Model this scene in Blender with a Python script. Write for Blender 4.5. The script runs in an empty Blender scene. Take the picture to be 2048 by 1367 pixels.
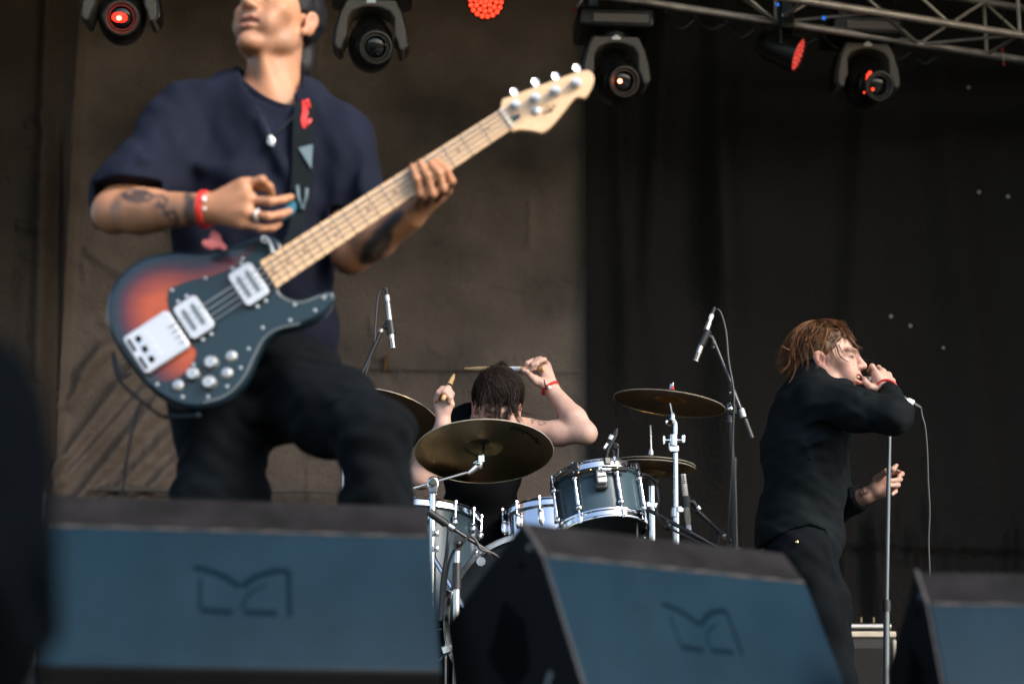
import bpy, math, random
import numpy as np
from mathutils import Vector, Matrix
R_ = math.radians
random.seed(7); rng = np.random.default_rng(7)
scene = bpy.context.scene
col = scene.collection

# ---------------------------------------------------------------- camera
FPX = 3982.0                      # focal length in pixels of the 2048 px wide photograph (70 mm on 36 mm)
PITCH = math.atan((1600 - 683.5) / FPX)
cam_d = bpy.data.cameras.new("camera")
cam_d.lens = 70.0; cam_d.sensor_width = 36.0
cam_d.clip_start = 0.05; cam_d.clip_end = 3000
cam_d.dof.use_dof = True
cam_d.dof.focus_distance = 6.55
cam_d.dof.aperture_fstop = 2.8
cam = bpy.data.objects.new("camera", cam_d); col.objects.link(cam)
cam.location = (0, 0, 0)
cam.rotation_euler = (R_(90) + PITCH, 0, 0)
scene.camera = cam

# ---------------------------------------------------------------- daylight
SUN_EL, SUN_AZ = 34.0, 130.0      # azimuth clockwise from +Y (into the stage): behind the camera and to its right
w = bpy.data.worlds.new("World"); scene.world = w; w.use_nodes = True
nt = w.node_tree; bg = nt.nodes["Background"]
sky = nt.nodes.new("ShaderNodeTexSky"); sky.sky_type = 'NISHITA'; sky.sun_disc = False
sky.sun_elevation = R_(SUN_EL); sky.sun_rotation = R_(SUN_AZ); sky.air_density = 1.0; sky.dust_density = 2.2; sky.ozone_density = 1.4
nt.links.new(sky.outputs[0], bg.inputs[0]); bg.inputs[1].default_value = 0.135
sl = bpy.data.lights.new("sun", 'SUN'); sl.energy = 1.85; sl.angle = R_(24); sl.color = (1.0, 0.93, 0.84)
so = bpy.data.objects.new("sun", sl); col.objects.link(so)
sd = Vector((math.sin(R_(SUN_AZ)) * math.cos(R_(SUN_EL)), math.cos(R_(SUN_AZ)) * math.cos(R_(SUN_EL)), math.sin(R_(SUN_EL))))
so.rotation_euler = sd.to_track_quat('Z', 'Y').to_euler(); so.location = sd * 30
vs = scene.view_settings
vs.view_transform = 'Standard'; vs.look = 'None'; vs.exposure = 1.35; vs.gamma = 1.0; vs.use_curve_mapping = False
scene.cycles.use_denoising = True
scene.cycles.max_bounces = 6; scene.cycles.diffuse_bounces = 3; scene.cycles.glossy_bounces = 4
scene.cycles.sample_clamp_indirect = 6.0
scene.cycles.caustics_reflective = False; scene.cycles.caustics_refractive = False

# ---------------------------------------------------------------- pixel + distance -> point
cp, sp = math.cos(PITCH), math.sin(PITCH)
def at(x, y, Y):
    xc = (x - 1024.0) / FPX; yc = (683.5 - y) / FPX
    d = Vector((xc, cp - yc * sp, sp + yc * cp))
    return d * (Y / d.y)
def A(x, y, Y): return np.array(at(x, y, Y))
def mpp(Y, y=800):                 # metres per pixel at a point of the picture
    yc = (683.5 - y) / FPX
    return Y / (cp - yc * sp) / FPX
# ---------------------------------------------------------------- objects, things, parts
def tag(o, label=None, cat=None, group=None, kind=None):
    if label: o["label"] = label
    if cat: o["category"] = cat
    if group: o["group"] = group
    if kind: o["kind"] = kind
    return o
def thing(name, label, cat, loc=(0, 0, 0), group=None):
    o = bpy.data.objects.new(name, None); col.objects.link(o)
    o.location = loc; o.empty_display_size = 0.1
    return tag(o, label, cat, group)
def world_m(o):
    m = Matrix.Identity(4)
    while o is not None:
        m = o.matrix_basis @ m; o = o.parent
    return m
def mesh_obj(name, V, F, m, parent=None, cols=None, smooth=True, sharp=None, mats=None, mi=None):
    V = np.asarray(V, dtype=np.float64).reshape(-1, 3)
    if parent is not None:
        M = np.array(world_m(parent).inverted())
        V = V @ M[:3, :3].T + M[:3, 3]
    me = bpy.data.meshes.new(name)
    if isinstance(F, np.ndarray):
        n, k = F.shape
        me.vertices.add(len(V)); me.vertices.foreach_set("co", V.astype(np.float32).ravel())
        me.loops.add(n * k); me.loops.foreach_set("vertex_index", F.astype(np.int32).ravel())
        me.polygons.add(n); me.polygons.foreach_set("loop_start", np.arange(0, n * k, k, dtype=np.int32))
        me.update(calc_edges=True); me.validate()
    else:
        me.from_pydata([tuple(v) for v in V], [], F); me.update()
    for mm in (mats or [m]): me.materials.append(mm)
    if mi is not None: me.polygons.foreach_set("material_index", np.asarray(mi, dtype=np.int32))
    if smooth:
        me.polygons.foreach_set("use_smooth", np.ones(len(me.polygons), dtype=bool))
        if sharp: me.set_sharp_from_angle(angle=R_(sharp))
    if cols is not None:
        a = me.color_attributes.new("Col", 'FLOAT_COLOR', 'POINT')
        c = np.ones((len(V), 4), dtype=np.float32); c[:, :3] = cols
        a.data.foreach_set("color", c.ravel())
    o = bpy.data.objects.new(name, me); col.objects.link(o)
    if parent is not None: o.parent = parent
    return o
def copy_tree(o, parent=None):
    c = o.copy(); col.objects.link(c)
    if parent is not None: c.parent = parent
    for ch in [x for x in bpy.data.objects if x.parent == o]: copy_tree(ch, c)
    return c
def frame_of(axis, hint=(0, 0, 1)):
    a = Vector(axis).normalized(); h = Vector(hint)
    if abs(a.dot(h)) > 0.97: h = Vector((1, 0, 0))
    x = h.cross(a).normalized(); y = a.cross(x)
    return x, y, a

class MB:                                            # collects shapes that become ONE mesh
    def __init__(s): s.v = []; s.f = []
    def add(s, V, F):
        b = len(s.v); s.v += [tuple(v) for v in V]; s.f += [tuple(i + b for i in f) for f in F]; return s
    def box(s, c, size, R=None):
        c = Vector(c); hx, hy, hz = [d / 2 for d in size]
        V = [Vector((x * hx, y * hy, z * hz)) for x in (-1, 1) for y in (-1, 1) for z in (-1, 1)]
        if R is not None: V = [R @ v for v in V]
        return s.add([c + v for v in V], [(0, 1, 3, 2), (4, 6, 7, 5), (0, 4, 5, 1), (2, 3, 7, 6), (0, 2, 6, 4), (1, 5, 7, 3)])
    def tube(s, pts, r, n=10, caps=True, flat=None):
        P = [Vector(p) for p in pts]; N = len(P)
        rr = list(r) if hasattr(r, '__len__') else [r] * N
        T = []
        for i in range(N):
            t = P[min(i + 1, N - 1)] - P[max(i - 1, 0)]
            T.append(t.normalized() if t.length > 1e-9 else Vector((0, 0, 1)))
        x, y, _ = frame_of(T[0]); V = []; F = []
        for i in range(N):
            if i:
                x = (x - T[i] * x.dot(T[i])).normalized(); y = T[i].cross(x)
            for k in range(n):
                a = 2 * math.pi * k / n
                q = x * math.cos(a) + y * math.sin(a)
                if flat: q = q - flat[0] * (q.dot(flat[0]) * (1 - flat[1]))
                V.append(P[i] + q * rr[i])
        for i in range(N - 1):
            for k in range(n):
                k2 = (k + 1) % n
                F.append((i * n + k, i * n + k2, (i + 1) * n + k2, (i + 1) * n + k))
        if caps: F.append(tuple(range(n - 1, -1, -1))); F.append(tuple((N - 1) * n + k for k in range(n)))
        return s.add(V, F)
    def cyl(s, a, b, r, r2=None, n=16): return s.tube([a, b], [r, r if r2 is None else r2], n)
    def lathe(s, prof, o, axis, n=40, closed=True, wob=None):       # prof: (radius, height along axis)
        x, y, a = frame_of(axis); o = Vector(o); V = []; F = []; m = len(prof)
        for k in range(n):
            t = 2 * math.pi * k / n; d = x * math.cos(t) + y * math.sin(t)
            for (r, h) in prof: V.append(o + d * r + a * h)
        for k in range(n):
            k2 = (k + 1) % n
            for i in range(m - 1): F.append((k * m + i, k2 * m + i, k2 * m + i + 1, k * m + i + 1))
            if closed: F.append((k * m + m - 1, k2 * m + m - 1, k2 * m, k * m))
        return s.add(V, F)
    def disc(s, o, axis, r, h, n=32): return s.lathe([(0.0004, 0), (r, 0), (r, h), (0.0004, h)], o, axis, n, False)
    def ball(s, c, r, n=14, R=None):
        c = Vector(c); rr = r if hasattr(r, '__len__') else (r, r, r); V = []; F = []; m = n // 2 + 1
        for i in range(m):
            th = math.pi * i / (m - 1)
            for k in range(n):
                ph = 2 * math.pi * k / n
                q = Vector((rr[0] * math.sin(th) * math.cos(ph), rr[1] * math.sin(th) * math.sin(ph), rr[2] * math.cos(th)))
                V.append(c + (R @ q if R is not None else q))
        for i in range(m - 1):
            for k in range(n):
                k2 = (k + 1) % n; F.append((i * n + k, (i + 1) * n + k, (i + 1) * n + k2, i * n + k2))
        return s.add(V, F)
    def prism(s, pts, ext):                          # pts: 3-D outline, ext: extrusion vector
        n = len(pts); P = [Vector(p) for p in pts]; E = Vector(ext)
        return s.add(P + [p + E for p in P], [tuple(range(n - 1, -1, -1)), tuple(range(n, 2 * n))] +
                     [(i, (i + 1) % n, n + (i + 1) % n, n + i) for i in range(n)])
    def torus(s, c, axis, R, r, n=40, m=8, a0=0, a1=360):
        x, y, a = frame_of(axis); c = Vector(c)
        full = abs(a1 - a0) >= 360
        pts = [c + (x * math.cos(R_(a0 + (a1 - a0) * k / n)) + y * math.sin(R_(a0 + (a1 - a0) * k / n))) * R for k in range(n + 1)]
        return s.tube(pts, r, m, not full)
    def build(s, name, m, parent=None, sharp=38, bev=0):
        o = mesh_obj(name, s.v, s.f, m, parent, sharp=sharp)
        if bev:
            b = o.modifiers.new("bevel", 'BEVEL'); b.width = bev; b.segments = 2; b.limit_method = 'ANGLE'; b.angle_limit = R_(40)
        return o

def catmull(pts, n=8):
    P = [Vector(p) for p in pts]; out = []
    Q = [P[0] * 2 - P[1]] + P + [P[-1] * 2 - P[-2]]
    for i in range(1, len(Q) - 2):
        for k in range(n):
            t = k / n; a, b, c, d = Q[i - 1], Q[i], Q[i + 1], Q[i + 2]
            out.append(0.5 * ((2 * b) + (c - a) * t + (2 * a - 5 * b + 4 * c - d) * t * t + (3 * b - a - 3 * c + d) * t ** 3))
    out.append(P[-1]); return out
def closed_spline(pts, n=8):
    P = [np.array(p, float) for p in pts]; N = len(P); out = []
    for i in range(N):
        a, b, c, d = P[i - 1], P[i], P[(i + 1) % N], P[(i + 2) % N]
        for k in range(n):
            t = k / n
            out.append(0.5 * ((2 * b) + (c - a) * t + (2 * a - 5 * b + 4 * c - d) * t * t + (3 * b - a - 3 * c + d) * t ** 3))
    return out

# ---------------------------------------------------------------- materials
def mat(name, c, rough=0.5, metal=0.0, coat=0.0, spec=0.5, var=None, bump=None, attr=False, sss=0.0, emis=None, aniso=0.0, sheen=0.0, rvar=None, coatr=0.08):
    m = bpy.data.materials.new(name); m.use_nodes = True
    t = m.node_tree; b = t.nodes["Principled BSDF"]
    b.inputs["Base Color"].default_value = (*c, 1); b.inputs["Roughness"].default_value = rough
    b.inputs["Metallic"].default_value = metal; b.inputs["Coat Weight"].default_value = coat
    b.inputs["Coat Roughness"].default_value = coatr
    b.inputs["Specular IOR Level"].default_value = spec
    if aniso: b.inputs["Anisotropic"].default_value = aniso
    if sheen: b.inputs["Sheen Weight"].default_value = sheen; b.inputs["Sheen Roughness"].default_value = 0.5
    if emis: b.inputs["Emission Color"].default_value = (*emis[0], 1); b.inputs["Emission Strength"].default_value = emis[1]
    if sss:
        b.inputs["Subsurface Weight"].default_value = sss; b.inputs["Subsurface Radius"].default_value = (1.0, 0.35, 0.2)
        b.inputs["Subsurface Scale"].default_value = 0.006
    tc = t.nodes.new("ShaderNodeTexCoord")
    src = None
    if attr:
        a = t.nodes.new("ShaderNodeAttribute"); a.attribute_name = "Col"; src = a.outputs["Color"]
    if var:                                          # (scale, low multiplier, high multiplier, stretch)
        n = t.nodes.new("ShaderNodeTexNoise"); n.inputs["Scale"].default_value = var[0]; n.inputs["Detail"].default_value = 6
        mp = t.nodes.new("ShaderNodeMapping"); mp.inputs["Scale"].default_value = var[3] if len(var) > 3 else (1, 1, 1)
        t.links.new(tc.outputs["Object"], mp.inputs[0]); t.links.new(mp.outputs[0], n.inputs["Vector"])
        r = t.nodes.new("ShaderNodeValToRGB"); r.color_ramp.elements[0].position = 0.3; r.color_ramp.elements[1].position = 0.72
        r.color_ramp.elements[0].color = (var[1],) * 3 + (1,); r.color_ramp.elements[1].color = (var[2],) * 3 + (1,)
        t.links.new(n.outputs["Fac"], r.inputs[0])
        mx = t.nodes.new("ShaderNodeMix"); mx.data_type = 'RGBA'; mx.blend_type = 'MULTIPLY'; mx.inputs[0].default_value = 1
        if src is not None: t.links.new(src, mx.inputs[6])
        else: mx.inputs[6].default_value = (*c, 1)
        t.links.new(r.outputs[0], mx.inputs[7]); src = mx.outputs[2]
    if src is not None: t.links.new(src, b.inputs["Base Color"])
    if rvar:
        n = t.nodes.new("ShaderNodeTexNoise"); n.inputs["Scale"].default_value = rvar[0]; n.inputs["Detail"].default_value = 5
        t.links.new(tc.outputs["Object"], n.inputs["Vector"])
        mr = t.nodes.new("ShaderNodeMapRange"); mr.inputs[1].default_value = 0.3; mr.inputs[2].default_value = 0.7
        mr.inputs[3].default_value = rvar[1]; mr.inputs[4].default_value = rvar[2]
        t.links.new(n.outputs["Fac"], mr.inputs[0]); t.links.new(mr.outputs[0], b.inputs["Roughness"])
    if bump:                                         # (scale, strength, distance, stretch)
        n = t.nodes.new("ShaderNodeTexNoise"); n.inputs["Scale"].default_value = bump[0]; n.inputs["Detail"].default_value = 5
        mp = t.nodes.new("ShaderNodeMapping"); mp.inputs["Scale"].default_value = bump[3] if len(bump) > 3 else (1, 1, 1)
        t.links.new(tc.outputs["Object"], mp.inputs[0]); t.links.new(mp.outputs[0], n.inputs["Vector"])
        bp = t.nodes.new("ShaderNodeBump"); bp.inputs["Strength"].default_value = bump[1]; bp.inputs["Distance"].default_value = bump[2]
        t.links.new(n.outputs["Fac"], bp.inputs["Height"]); t.links.new(bp.outputs[0], b.inputs["Normal"])
    return m
M = {}
M['chrome'] = mat("chrome", (0.70, 0.71, 0.73), 0.1, 1.0, rvar=(30, 0.07, 0.2))
M['steel'] = mat("brushed steel", (0.62, 0.62, 0.62), 0.28, 1.0, rvar=(40, 0.22, 0.38))
M['alu'] = mat("truss aluminium", (0.60, 0.52, 0.46), 0.42, 0.45, rvar=(25, 0.3, 0.5), var=(12, 0.7, 1.1))
M['brass'] = mat("bronze cymbal", (0.50, 0.335, 0.15), 0.26, 1.0, aniso=0.6, var=(9, 0.72, 1.08), rvar=(18, 0.2, 0.36))
M['brass_rim'] = mat("polished cymbal edge", (0.9, 0.82, 0.66), 0.25, 0.6)  # rim highlight put into the pale colour of the edge
M['gold'] = mat("gold metal", (0.8, 0.58, 0.25), 0.25, 1.0)
M['black_plastic'] = mat("black plastic", (0.012, 0.013, 0.014), 0.42, bump=(180, 0.15, 0.0006))
M['black_metal'] = mat("black powder coated steel", (0.014, 0.015, 0.017), 0.32, spec=0.6, rvar=(60, 0.25, 0.42))
M['rubber'] = mat("black rubber cable", (0.016, 0.017, 0.019), 0.5)
M['drum_lacquer'] = mat("black drum lacquer", (0.038, 0.066, 0.086), 0.4, coat=.12, spec=.16, rvar=(6, 0.28, 0.42), coatr=0.1)  # sky reflection on black lacquer put into a blue-grey base colour
M['drum_head'] = mat("drum head", (0.006, 0.009, 0.012), 0.45, spec=.15)
M['white_tape'] = mat("white tape", (0.75, 0.76, 0.78), 0.6)
M['mic_silver'] = mat("nickel microphone body", (0.60, 0.58, 0.54), 0.36, 0.85, var=(60, 0.75, 1.08))
M['mic_grille'] = mat("steel mesh grille", (0.42, 0.43, 0.44), 0.4, 0.9, bump=(900, 0.8, 0.001))
M['slot'] = mat("dark slot", (0.0025, 0.003, 0.0035), 0.9, spec=.04)
M['wood_stick'] = mat("hickory drumstick", (0.60, 0.40, 0.20), 0.42, var=(30, 0.82, 1.08, (1, 1, 1)))
M['cream'] = mat("cream piping", (0.62, 0.54, 0.42), 0.6, var=(30, 0.8, 1.05))
M['tolex'] = mat("black tolex", (0.012, 0.012, 0.012), 0.55, bump=(260, 0.5, 0.001))
M['red_emit'] = mat("lit red lamp", (0.3, 0.01, 0.01), 0.3, emis=((1.0, 0.015, 0.008), 2.2))
M['red_core'] = mat("lit lamp core", (0.4, 0.05, 0.02), 0.3, emis=((1.0, 0.22, 0.10), 5))
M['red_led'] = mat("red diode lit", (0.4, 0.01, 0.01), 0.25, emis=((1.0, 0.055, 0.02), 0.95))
M['red_led_dim'] = mat("red diode", (0.55, 0.05, 0.04), 0.2, emis=((1.0, 0.05, 0.03), 0.22), coat=1.0)
M['blue_led'] = mat("blue connector", (0.02, 0.1, 0.4), 0.3, emis=((0.05, 0.25, 1.0), 0.25))
M['lens'] = mat("lens glass", (0.004, 0.008, 0.008), 0.08, spec=0.4)
M['yoke'] = mat("grey lamp housing", (0.135, 0.118, 0.102), 0.65, bump=(200, 0.2, 0.0006))
M['lamp_black'] = mat("black lamp housing", (0.006, 0.0056, 0.0052), 0.4, rvar=(20, 0.28, 0.45))
M['badge'] = mat("silver badge", (0.75, 0.73, 0.7), 0.4, 0.5)
M['red_band'] = mat("red fabric band", (0.62, 0.025, 0.02), 0.6, var=(120, 0.7, 1.15))
M['red_tape'] = mat("red and white tape", (0.55, 0.04, 0.03), 0.5)
# ---------------------------------------------------------------- setting
FLOOR = 0.0 - 0.02
def sheet(name, x0, x1, y0, y1, z, m, kind='structure'):
    o = mesh_obj(name, [(x0, y0, z), (x1, y0, z), (x1, y1, z), (x0, y1, z)], [(0, 1, 2, 3)], m, smooth=False)
    return tag(o, kind=kind)
sheet("ground", -1500, 1500, -1500, 1500, -1.25, mat("trampled grass", (0.07, 0.075, 0.045), 0.9, var=(0.6, 0.7, 1.2), bump=(8, 0.4, 0.02)))
fl = MB().box((0, 7.1, FLOOR - 0.06), (16, 9.0, 0.12)); tag(fl.build("stage_floor", mat("black stage boards", (0.022, 0.021, 0.02), 0.6, var=(2.5, 0.6, 1.4), bump=(40, 0.2, 0.002)), bev=0.004), kind='structure')
rf = MB().box((0, 7.75, 5.1), (16, 7.5, 0.2)); tag(rf.build("stage_roof", mat("black roof canvas", (0.012, 0.012, 0.013), 0.8, bump=(3, 0.3, 0.05))), kind='structure')

# backdrop cloths: real folds, each cloth its own sheet with its own hang
def cloth_mat(name, c, dirt):
    return mat(name, c, 0.78, spec=0.25, var=dirt, bump=(46, 1.0, 0.011))
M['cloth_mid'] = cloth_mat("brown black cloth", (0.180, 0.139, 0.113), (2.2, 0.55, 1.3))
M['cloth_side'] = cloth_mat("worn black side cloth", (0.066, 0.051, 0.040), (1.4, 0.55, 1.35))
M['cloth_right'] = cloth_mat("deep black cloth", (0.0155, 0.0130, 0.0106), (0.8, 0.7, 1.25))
M['hem'] = mat("cloth hem", (0.105, 0.093, 0.08), 0.8, var=(5, 0.7, 1.2), bump=(90, 0.4, 0.003))
def crease(X, Z, x0, z0, x1, z1, wd, amp):           # one soft ridge between two points
    d = np.array([x1 - x0, z1 - z0]); L = np.hypot(*d); d = d / L
    s = (X - x0) * d[0] + (Z - z0) * d[1]; q = (X - x0) * -d[1] + (Z - z0) * d[0]
    env = np.clip(np.minimum(s, L - s) / (0.18 * L) + 0.5, 0, 1); env = env * env * (3 - 2 * env)
    wv = 2.0 * wd * (0.6 + 0.5 * np.clip(s / L, 0, 1))
    return amp * env * np.exp(-(q / wv) ** 2)
def fbm(X, Z, seed, f0, octs=5):
    r = np.random.default_rng(seed); out = np.zeros_like(X); a = 1.0
    for o in range(octs):
        for _ in range(5):
            th = r.uniform(0, 2 * math.pi); ph = r.uniform(0, 6.28); f = f0 * (2 ** o) * r.uniform(0.7, 1.3)
            out += a * np.sin(f * (X * math.cos(th) + Z * math.sin(th)) + ph + 0.8 * np.sin(0.6 * f * (X * -math.sin(th) + Z * math.cos(th)) + ph * 2)) / 5
        a *= 0.52
    return out
def curtain(name, label, x0, x1, z0, z1, ybase, folds, m, n, yaw=0.0, extra=None):
    nx, nz = n
    X, Z = np.meshgrid(np.linspace(x0, x1, nx), np.linspace(z0, z1, nz), indexing='ij')
    D = folds(X, Z)
    Yb = ybase + (X - x0) * math.tan(yaw)
    i = np.arange(nx * nz).reshape(nx, nz)
    V = np.stack([X, Yb - D, Z], -1).reshape(-1, 3)
    V2 = V + np.array([0, 0.004, 0])
    q = np.stack([i[:-1, :-1], i[1:, :-1], i[1:, 1:], i[:-1, 1:]], -1).reshape(-1, 4)
    F = np.concatenate([q, (q + nx * nz)[:, ::-1]])
    return tag(mesh_obj(name, np.concatenate([V, V2]), F, m), label, "curtain", "black backdrop cloths")
def pxX(px, Y): return at(px, 700, Y).x
BY = 10.6
def P2(px, py, Y=BY): q = at(px, py, Y); return q.x, q.z
def cr(X, Z, a, b, wd, amp, Y=BY): return crease(X, Z, *P2(*a, Y), *P2(*b, Y), wd, amp)
xl, xm, xr = pxX(128, BY), pxX(1192, BY), pxX(2400, BY)
def f_mid(X, Z):
    D = 0.022 * fbm(X, Z, 3, 1.3, 4) + 0.0075 * fbm(X, Z * 1.4, 5, 15, 4)
    # bunched diagonals low on the left
    for k, (a, b, wd, am) in enumerate([((90, 1090), (335, 790), .030, .070), ((110, 1110), (360, 860), .024, .055), ((70, 1000), (310, 690), .024, .05), ((60, 1040), (330, 740), .018, .035),
                                        ((170, 1120), (380, 900), .022, .045), ((135, 820), (215, 690), .025, .04), ((150, 760), (330, 610), .03, .03), ((250, 1120), (440, 890), .026, .03),
                                        ((170, 500), (260, 560), .02, .02), ((200, 640), (300, 700), .02, .02)]):
        D += cr(X, Z, a, b, wd, 1.2 * am)
    r = np.random.default_rng(11)
    for _ in range(150):                              # small scattered creases
        x, y = r.uniform(130, 1190), r.uniform(200, 1100); L = r.uniform(25, 110); th = r.normal(0.15, 0.5) if r.random() < .7 else r.normal(1.5, .25)
        D += cr(X, Z, (x, y), (x + L * math.cos(th), y + L * math.sin(th)), r.uniform(.008, .022), r.normal(0, .0075))
    D += cr(X, Z, (600, 728), (1230, 748), .016, .010) + cr(X, Z, (600, 790), (1230, 800), .05, .012)
    D += cr(X, Z, (1172, 300), (1172, 1100), .012, .012) + 0.006 * np.exp(-((X - P2(640, 0)[0]) / .02) ** 2)
    D += 0.05 * np.exp(-((X - xl) / .03) ** 2)
    return D
def f_side(X, Z):
    D = 0.03 * fbm(X, Z, 21, 1.3, 4) + 0.010 * fbm(X, Z * .7, 23, 12, 3)
    D += cr(X, Z, (108, -60), (80, 1000), .03, .06) - cr(X, Z, (122, 300), (112, 1000), .02, .05) + cr(X, Z, (62, 500), (40, 1000), .03, .02)
    r = np.random.default_rng(31)
    for _ in range(34):
        x, y = r.uniform(-60, 90), r.uniform(260, 900); L = r.uniform(30, 90); th = r.normal(0.3, 0.5)
        D += cr(X, Z, (x, y), (x + L * math.cos(th), y + L * math.sin(th)), r.uniform(.01, .02), r.normal(0, .014))
    return D
def f_right(X, Z):
    D = 0.02 * fbm(X * 1.0, Z * 0.25, 41, 3.0, 4) + 0.003 * fbm(X, Z, 43, 14, 3)
    r = np.random.default_rng(51)
    low = np.clip((1.35 - Z) / 0.7, 0, 1)
    for _ in range(40):                               # gathers growing towards the bottom
        x = r.uniform(1200, 2300); t = r.normal(0, 25)
        D += cr(X, Z, (x, r.uniform(1000, 1130)), (x + t, 1500), r.uniform(.02, .045), r.uniform(.0, .05))
    for _ in range(16):
        x = r.uniform(1200, 2300)
        D += cr(X, Z, (x, -200), (x + r.normal(0, 60), r.uniform(500, 1300)), r.uniform(.03, .07), r.uniform(.02, .07))
    D += cr(X, Z, (1660, 1090), (2300, 1105), .02, .02) - cr(X, Z, (1660, 1115), (2300, 1128), .03, .02)
    return D
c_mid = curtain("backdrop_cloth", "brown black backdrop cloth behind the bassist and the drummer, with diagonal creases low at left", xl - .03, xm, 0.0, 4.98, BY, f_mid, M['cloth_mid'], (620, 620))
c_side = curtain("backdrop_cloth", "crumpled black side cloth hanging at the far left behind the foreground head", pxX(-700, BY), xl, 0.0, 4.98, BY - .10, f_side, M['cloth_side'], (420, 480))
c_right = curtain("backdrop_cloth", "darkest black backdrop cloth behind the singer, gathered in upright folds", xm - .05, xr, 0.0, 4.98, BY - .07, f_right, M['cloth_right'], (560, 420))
for (a, b, z, hh) in ((196, 352, 977, .016), (520, 700, 982, .010)):
    p0, p1 = at(a, z, BY - .13), at(b, z + 4, BY - .11); MB().tube([p0 + Vector((0, 0, 0)), (p0 + p1) / 2 + Vector((0, 0, .004)), p1], hh, 8).build("hem", M['hem'], c_mid)
sm = MB()
for px in (1172, 1180): sm.tube([at(px, y, BY - .03) for y in range(250, 1080, 60)], .0022, 6)
sm.tube([at(x, 735 + (x - 640) * .02, BY - .025) for x in range(640, 1190, 40)], .0026, 6)
sm.build("seam", M['hem'], c_mid)
for (x, y, r) in ((1937, 175, .0075), (1890, 312, .006), (1958, 384, .0075), (2016, 393, .0075), (1782, 632, .007), (1821, 651, .0065), (1887, 695, .005)):
    MB().torus(at(x, y, BY - .115), (0.1, -1, .1), r, .0028, 16, 6).build("eyelet", M['badge'], c_right)  # pale rings stand in for pinholes of light in the cloth
MB().tube([at(772, 712, BY - .03), at(771, 742, BY - .03)], [.016, .012], 10).build("patch", mat("rusty brown patch", (0.16, 0.075, 0.03), .8, var=(40, .5, 1.4)), c_mid)  # made-up amber patch in place of a small unidentified object
# wings of the stage (out of frame, they shade the sides)
for sx in (-1, 1):
    wv = curtain("side_drape", "black drape closing the %s wing of the stage" % ("left" if sx < 0 else "right"), -1.45, 1.45, 0.0, 4.98, 0, lambda X, Z: .05 * np.sin(X * 9) + .02 * fbm(X, Z * .2, 61, 5, 3), M['cloth_right'], (120, 30))
    wv.rotation_euler = (0, 0, R_(90) * -sx); wv.location = (sx * 4.6, 9.35, 0)
# ---------------------------------------------------------------- truss and lamps
def trussY(x): return 9.0 + (x - 1300) / 748.0 * 0.76
a0, a1 = at(1295, 5, trussY(1295)), at(2048, 121, trussY(2048))
td = (a1 - a0).normalized(); tp = Vector((td.y, -td.x, 0)).normalized() * 0.29; tu = Vector((0, 0, 0.29))
T0, T1 = a0 - td * 4.4, a1 + td * 1.2
root = thing("lighting_truss", "aluminium box truss running across the top right of the stage", "truss", T0)
def chord(o): return MB().cyl(T0 + o, T1 + o, 0.0195, n=12).build("chord", M['alu'], root)
for o in (Vector(), tp, tu, tu + tp): chord(o)
Lt = (T1 - T0).length; n = int(Lt / 0.40); br = MB(); r2 = 0.0082
for k in range(n):
    p = T0 + td * (k + .5) * Lt / n; q = T0 + td * (k + 1.5) * Lt / n
    for (u, v) in ((Vector(), tu), (tp, tp + tu), (Vector(), tp), (tu, tu + tp)):
        if k % 2: u, v = v, u
        br.cyl(p + u, q + v, r2, n=8)
    if k % 3 == 0:
        for (u, v) in ((Vector(), tu), (tp, tp + tu), (Vector(), tp)): br.cyl(p + u, p + v, r2 * 1.2, n=8)
br.build("lattice", M['alu'], root)

M['lens_ring'] = mat('bronze grey lens ring', (.04, .035, .03), .4)
def moving_head():
    rt = thing("moving_head_lamp", "x", "stage light", (0, 0, 0), "moving head lamps hung from the truss")
    MB().box((0, .03, .092), (.37, .28, .10)).build("base", M['lamp_black'], rt, bev=.018)
    MB().box((.02, -.113, .082), (.27, .012, .045)).build("panel", M['yoke'], rt, bev=.004)
    for sx in (-.1, .1): MB().cyl((sx, .03, .13), (sx, .03, .25), .018, n=10).box((sx, .03, .2), (.05, .09, .05)).build("clamp", M['black_metal'], rt, bev=.004)
    out = [(-.108, .0), (-.135, -.06), (-.155, -.14), (-.16, -.21), (-.148, -.235), (-.128, -.235), (-.118, -.19), (-.106, -.17), (-.106, -.085), (-.085, -.052), (-.045, -.034), (0, -.028),
           (.045, -.034), (.085, -.052), (.106, -.085), (.106, -.17), (.118, -.19), (.128, -.235), (.148, -.235), (.16, -.21), (.155, -.14), (.135, -.06), (.108, .0)]
    MB().prism([(x, -.085, z) for x, z in out], (0, .15, 0)).build("yoke", M['yoke'], rt, bev=.008)
    back = [(x * 1.07, z * 1.0 + .012) for x, z in out]
    MB().prism([(x, -.05, z) for x, z in back], (0, .11, 0)).build("yoke_cover", M['lamp_black'], rt, bev=.006)
    bd = MB().box((0, -.089, -.012), (.042, .006, .014)).ball((0, -.089, -.004), (.014, .004, .011), 10); bd.build("badge", M['badge'], rt)
    MB().cyl((0, .03, .0), (0, .03, .05), .08, n=24).build("pan_bearing", M['lamp_black'], rt)
    h = MB().ball((0, .01, -.185), (.103, .115, .125), 28).ball((0, .04, -.13), (.085, .09, .10), 20)
    a, b_ = Vector((.0, -.02, -.2)), Vector((.028, -.175, -.262)); ax = (b_ - a).normalized()
    h.lathe([(.06, 0), (.082, .03), (.082, .10), (.074, .11)], a, ax, 32, False)
    hd = h.build("lamp_head", M['lamp_black'], rt)
    MB().torus(b_ - ax * .012, ax, .068, .009, 36, 8).torus(b_ - ax * .02, ax, .054, .006, 36, 8).build("lens_ring", M['lens_ring'], hd)
    MB().ball(b_ - ax * .05, (.062, .062, .03), 20, Matrix((frame_of(ax))).transposed()).build("lens", M['lens'], hd)
    return rt, hd, b_, ax
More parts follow.
